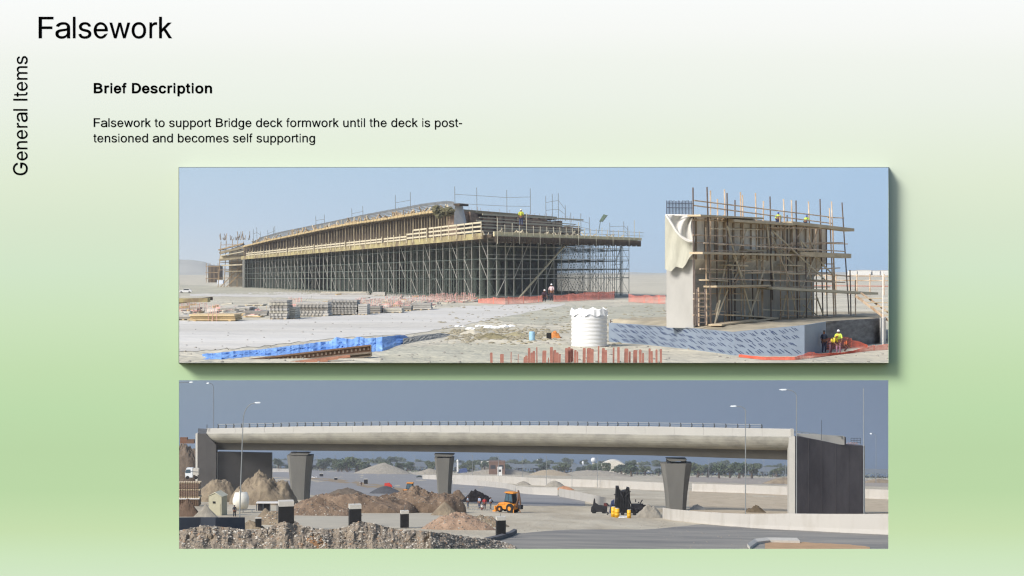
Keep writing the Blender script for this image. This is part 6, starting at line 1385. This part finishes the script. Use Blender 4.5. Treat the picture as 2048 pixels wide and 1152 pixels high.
r = empty('cement_bags', Z_(L(1243, 1035)), 'torn pale bags on the ground between the yellow drums', 'bags'); mb = MB()
for i in range(14): p = L(1237 + i * 1.3, 1034 + (i % 3) * .8); mb.rock(p + Vector((0, 0, 1)), 3.2, i, (1.5, 1, .6))
mb.build('bag', whiteb, r)
# ---- left side objects
b = L(432, 1031); kk = lD(432, 1031) / F; r = empty('site_shed', Z_(b), 'small beige shed with a gabled roof at the left', 'shed'); bs = mat('beige_metal', (170, 166, 142), .7, .06, .1)
RZ = -.25; MB(b, kk, RZ).box(-16, 12, 0, 26, -3, 38).build('wall', bs, r)
MB(b, kk, RZ).loft([[(-18, -1.5, 38), (-2, -1.5, 47), (14, -1.5, 38), (-2, -1.5, 45)], [(-18, 27, 38), (-2, 27, 47), (14, 27, 38), (-2, 27, 45)]]).build('roof', mat('beige_roof', (190, 186, 164), .6, .05, .1), r)
MB(b, kk, RZ).add([(-16, -.02, 38), (12, -.02, 38), (-2, -.02, 45.5)], [(0, 1, 2)]).build('gable', bs, r)
MB(b, kk, RZ).box(-7, -1, -.6, 0, 24, 28).build('window', blk, r); MB(b, kk, RZ).box(5, 10, -.6, 0, 0, 24).build('door', bs, r)
b = L(482, 1026); kk = lD(482, 1026) / F; r = empty('steel_tank', Z_(b), 'white horizontal cylinder tank on a frame behind the lamp post', 'tank')
mb = MB(b + Vector((0, 0, 0)), kk); mb.tube([(-16, 2, 24), (-12, 2, 24), (10, 10, 24), (14, 11, 24)], [6, 17, 17, 6], 20); mb.build('cylinder', mat('tank_cream', (222, 218, 204), .5, .05, .1), r, smooth=True)
mb = MB(b, kk); mb.beam((-14, -2, 6), (28, 6, 6), 2); [mb.beam((x, 0, -2), (x, 0, 8), 1.8) for x in (-13, 4, 22)]; mb.build('frame', lw, r)
MB(b, kk).lathe([(3, 40), (3, 43), (1, 44)], 10, -2, 6).build('hatch', capm, r)
r = empty('canopy_shelter', Z_(L(532, 1022)), 'dark open shelter with flat roof right of the white tank', 'shelter'); b = L(512, 1022); kk = lD(512, 1022) / F
MB(b, kk).box(0, 44, 0, 14, 15, 17).build('roof', MATS['grey_concrete'], r)
for x in (1, 14, 28, 42): MB(b, kk).beam((x, 1, -3), (x, 1, 15), 1.4).build('post', rp, r)
MB(b, kk).box(2, 26, 10, 13, -2, 15).build('back_panel', dkm, r)
# rebar cage and formed column at the left edge
b = L(374, 1012); kk = lD(374, 1012) / F; r = empty('formed_column', Z_(b), 'square column of rusty rebar and plank forms at the left edge', 'formwork')
for k, (z0, z1, m_) in enumerate(((0, 14, brownm), (15, 19, pk), (20, 30, MATS['rusty_form']), (31, 34, pk), (35, 44, MATS['rusty_form']), (45, 47, pk))):
    w_ = 26 - (k % 2) * -2; MB(b, kk).box(-w_, w_ * .9, 0, 22, z0, z1).build('form_board', m_, r)
for k in range(14): MB(b, kk).beam((-24 + k * 3.5, -.5, 0), (-24 + k * 3.5, -.5, 50 + (k % 3)), .9).build('vertical_bar', mat('dark_rebar', (84, 62, 50), .9, .2, .3), r)
MB(b, kk).beam((-28, -1, 14.5), (25, -1, 14.5), 1.6).build('waler', whiteb, r)
# white truck above it
b = at(383, 958, 5220); kk = 5220 / F; r = empty('white_truck', Z_(b), 'white site truck standing beside the left abutment wall', 'truck')
MB(b, kk).loft([[(-12, 0, 3), (2, 0, 3), (2, 0, 22), (-10, 0, 22), (-13, 0, 12)], [(-12, 10, 3), (2, 10, 3), (2, 10, 22), (-10, 10, 22), (-13, 10, 12)]]).build('cab', mat('truck_white', (216, 220, 222), .4, .05, .1), r)
MB(b, kk).add([(-12.6, -.3, 12), (-2, -.3, 12), (-2, -.3, 19), (-10.4, -.3, 19)], [(0, 1, 2, 3)]).build('windscreen', glass, r)
MB(b, kk).box(3, 14, 0, 10, 8, 21).build('load_box', capm, r)
for x in (-8, 9): MB(b, kk).wheel((x, -.6, 3), 3.4, 2, 12).build('wheel', tyre, r)
MB(b, kk).beam((-20, 0, 16), (14, 0, 14), 1).build('boom', rp, r)
hut('hut_on_bank', 360, 374, 886, 876, mat('orange_brown_wall', (116, 84, 66), .9, .15, .05), 'orange brown hut on top of the left bank', D=5900)
hut('hut_on_bank', 374, 388, 886, 880, brn2, 'dark low roofed hut beside the orange brown one on the bank', D=5900)
# people of the lower site
HP = lambda px, py, h: lD(px, py) / F * h
ppl = [(936, 1016, 24, (170, 178, 190), (90, 96, 110), 'worker in pale shirt at the left of the roadside group'), (959, 1018, 26, (150, 160, 180), (70, 76, 96), 'worker in blue grey shirt in the roadside group'), (969, 1019, 24, (184, 62, 66), (60, 56, 70), 'worker in red shirt in the roadside group'),
       (981, 1018, 24, (176, 184, 196), (84, 88, 100), 'worker in light grey shirt right of the one in red'), (963, 1021, 17, (196, 190, 186), (110, 60, 60), 'crouching worker in pale shirt in front of the roadside group'), (915, 1014, 20, (60, 60, 66), (40, 40, 46), 'worker in dark clothes by the round brown mound'), (926, 1017, 18, (120, 116, 110), (60, 58, 60), 'bending worker left of the pale shirted one')]
for k, (px, py, h, c1, c2, lb) in enumerate(ppl):
    person(Z_(L(px, py)), HP(px, py, h), k * 1.1 - 2, lb, c1, (30, 26, 24), c2, 'crouch' if 'crouch' in lb else 'bend' if 'bending' in lb else 'stand', cloth='shirt')
person(Z_(L(723, 972)), HP(723, 972, 9), .5, 'tiny worker in dark clothes walking on the far median', (50, 54, 66), (30, 26, 24), (60, 60, 70), 'walk', cloth='shirt')
person(Z_(L(720, 971)), HP(720, 971, 9), 1.5, 'tiny worker in white on the far median', (214, 214, 210), (30, 26, 24), (150, 150, 150), 'walk', cloth='shirt')
person(Z_(L(469, 1034)), HP(469, 1034, 24), .4, 'dark figure standing in front of the white cylinder tank', (36, 40, 52), (30, 26, 24), (30, 32, 40), 'stand', cloth='shirt')
# crowd barrier before the group
r = empty('crowd_barrier', Z_(L(955, 1022)), 'low pale pedestrian railing in front of the roadside group', 'railing'); kk = lD(955, 1022) / F
mb = MB(L(915, 1020), kk)
for z in (2, 8): mb.beam((0, 0, z), (70, 0, z - 2), .9)
mb.build('rail', lw, r); mb = MB(L(915, 1020), kk)
for k in range(15): mb.beam((k * 5, 0, -2), (k * 5, 0, 8 - k * .13), .7)
mb.build('bars', lw, r)
# far small vehicles by the gravel works
for k, (px, py, c, lb) in enumerate(((628, 956, (214, 214, 214), 'tiny white car on the far road right of the left pier'), (838, 955, (60, 70, 56), 'tiny dark green car left of the slim pier'), (850, 946, (120, 110, 96), 'tiny tan car near the far grey mound'))):
    car(Z_(L(px, py)), lD(px, py) / F * (2.6), .4 * k, lb, c)
# debris lying about
for k in range(10):
    px, py = [(1398, 1018), (1408, 1016), (1414, 1019), (640, 989), (648, 986), (1165, 973), (1170, 972), (1010, 963), (1205, 1040), (1190, 1038)][k]
mb = MB()
for k in range(700):
    px = R.uniform(1000, 1800); py = R.uniform(1000, 1096) if R.random() < .6 else R.uniform(1030, 1062); p = L(px, py); mb.rock(p, R.uniform(.6, 1.7), k)
for k in range(300):
    px = R.uniform(1380, 1590); py = R.uniform(992, 1030); mb.rock(L(px, py), R.uniform(.8, 2.4), k)
o = mb.build('loose_stones', cols4[1]); o['kind'] = 'stuff'

# thin desert haze over the upper site
m = bpy.data.materials.new('haze'); m.use_nodes = True; nt = m.node_tree; nt.nodes.clear()
out = nt.nodes.new('ShaderNodeOutputMaterial'); pv = nt.nodes.new('ShaderNodeVolumePrincipled'); nt.links.new(pv.outputs[0], out.inputs['Volume'])
pv.inputs['Color'].default_value = (.95, .96, 1, 1); pv.inputs['Density'].default_value = HAZE; pv.inputs['Anisotropy'].default_value = .2
o = MB().box(-900, 900, 83, 1600, -6.4, 170).build('haze', m); o['kind'] = 'stuff'
m2_ = m.copy(); m2_.node_tree.nodes['Principled Volume'].inputs['Density'].default_value = HAZE2
o = MB().box(-19000, 19000, 2185, 31000, -5200, -60).build('haze', m2_); o['kind'] = 'stuff'
sc.cycles.volume_bounces = 0
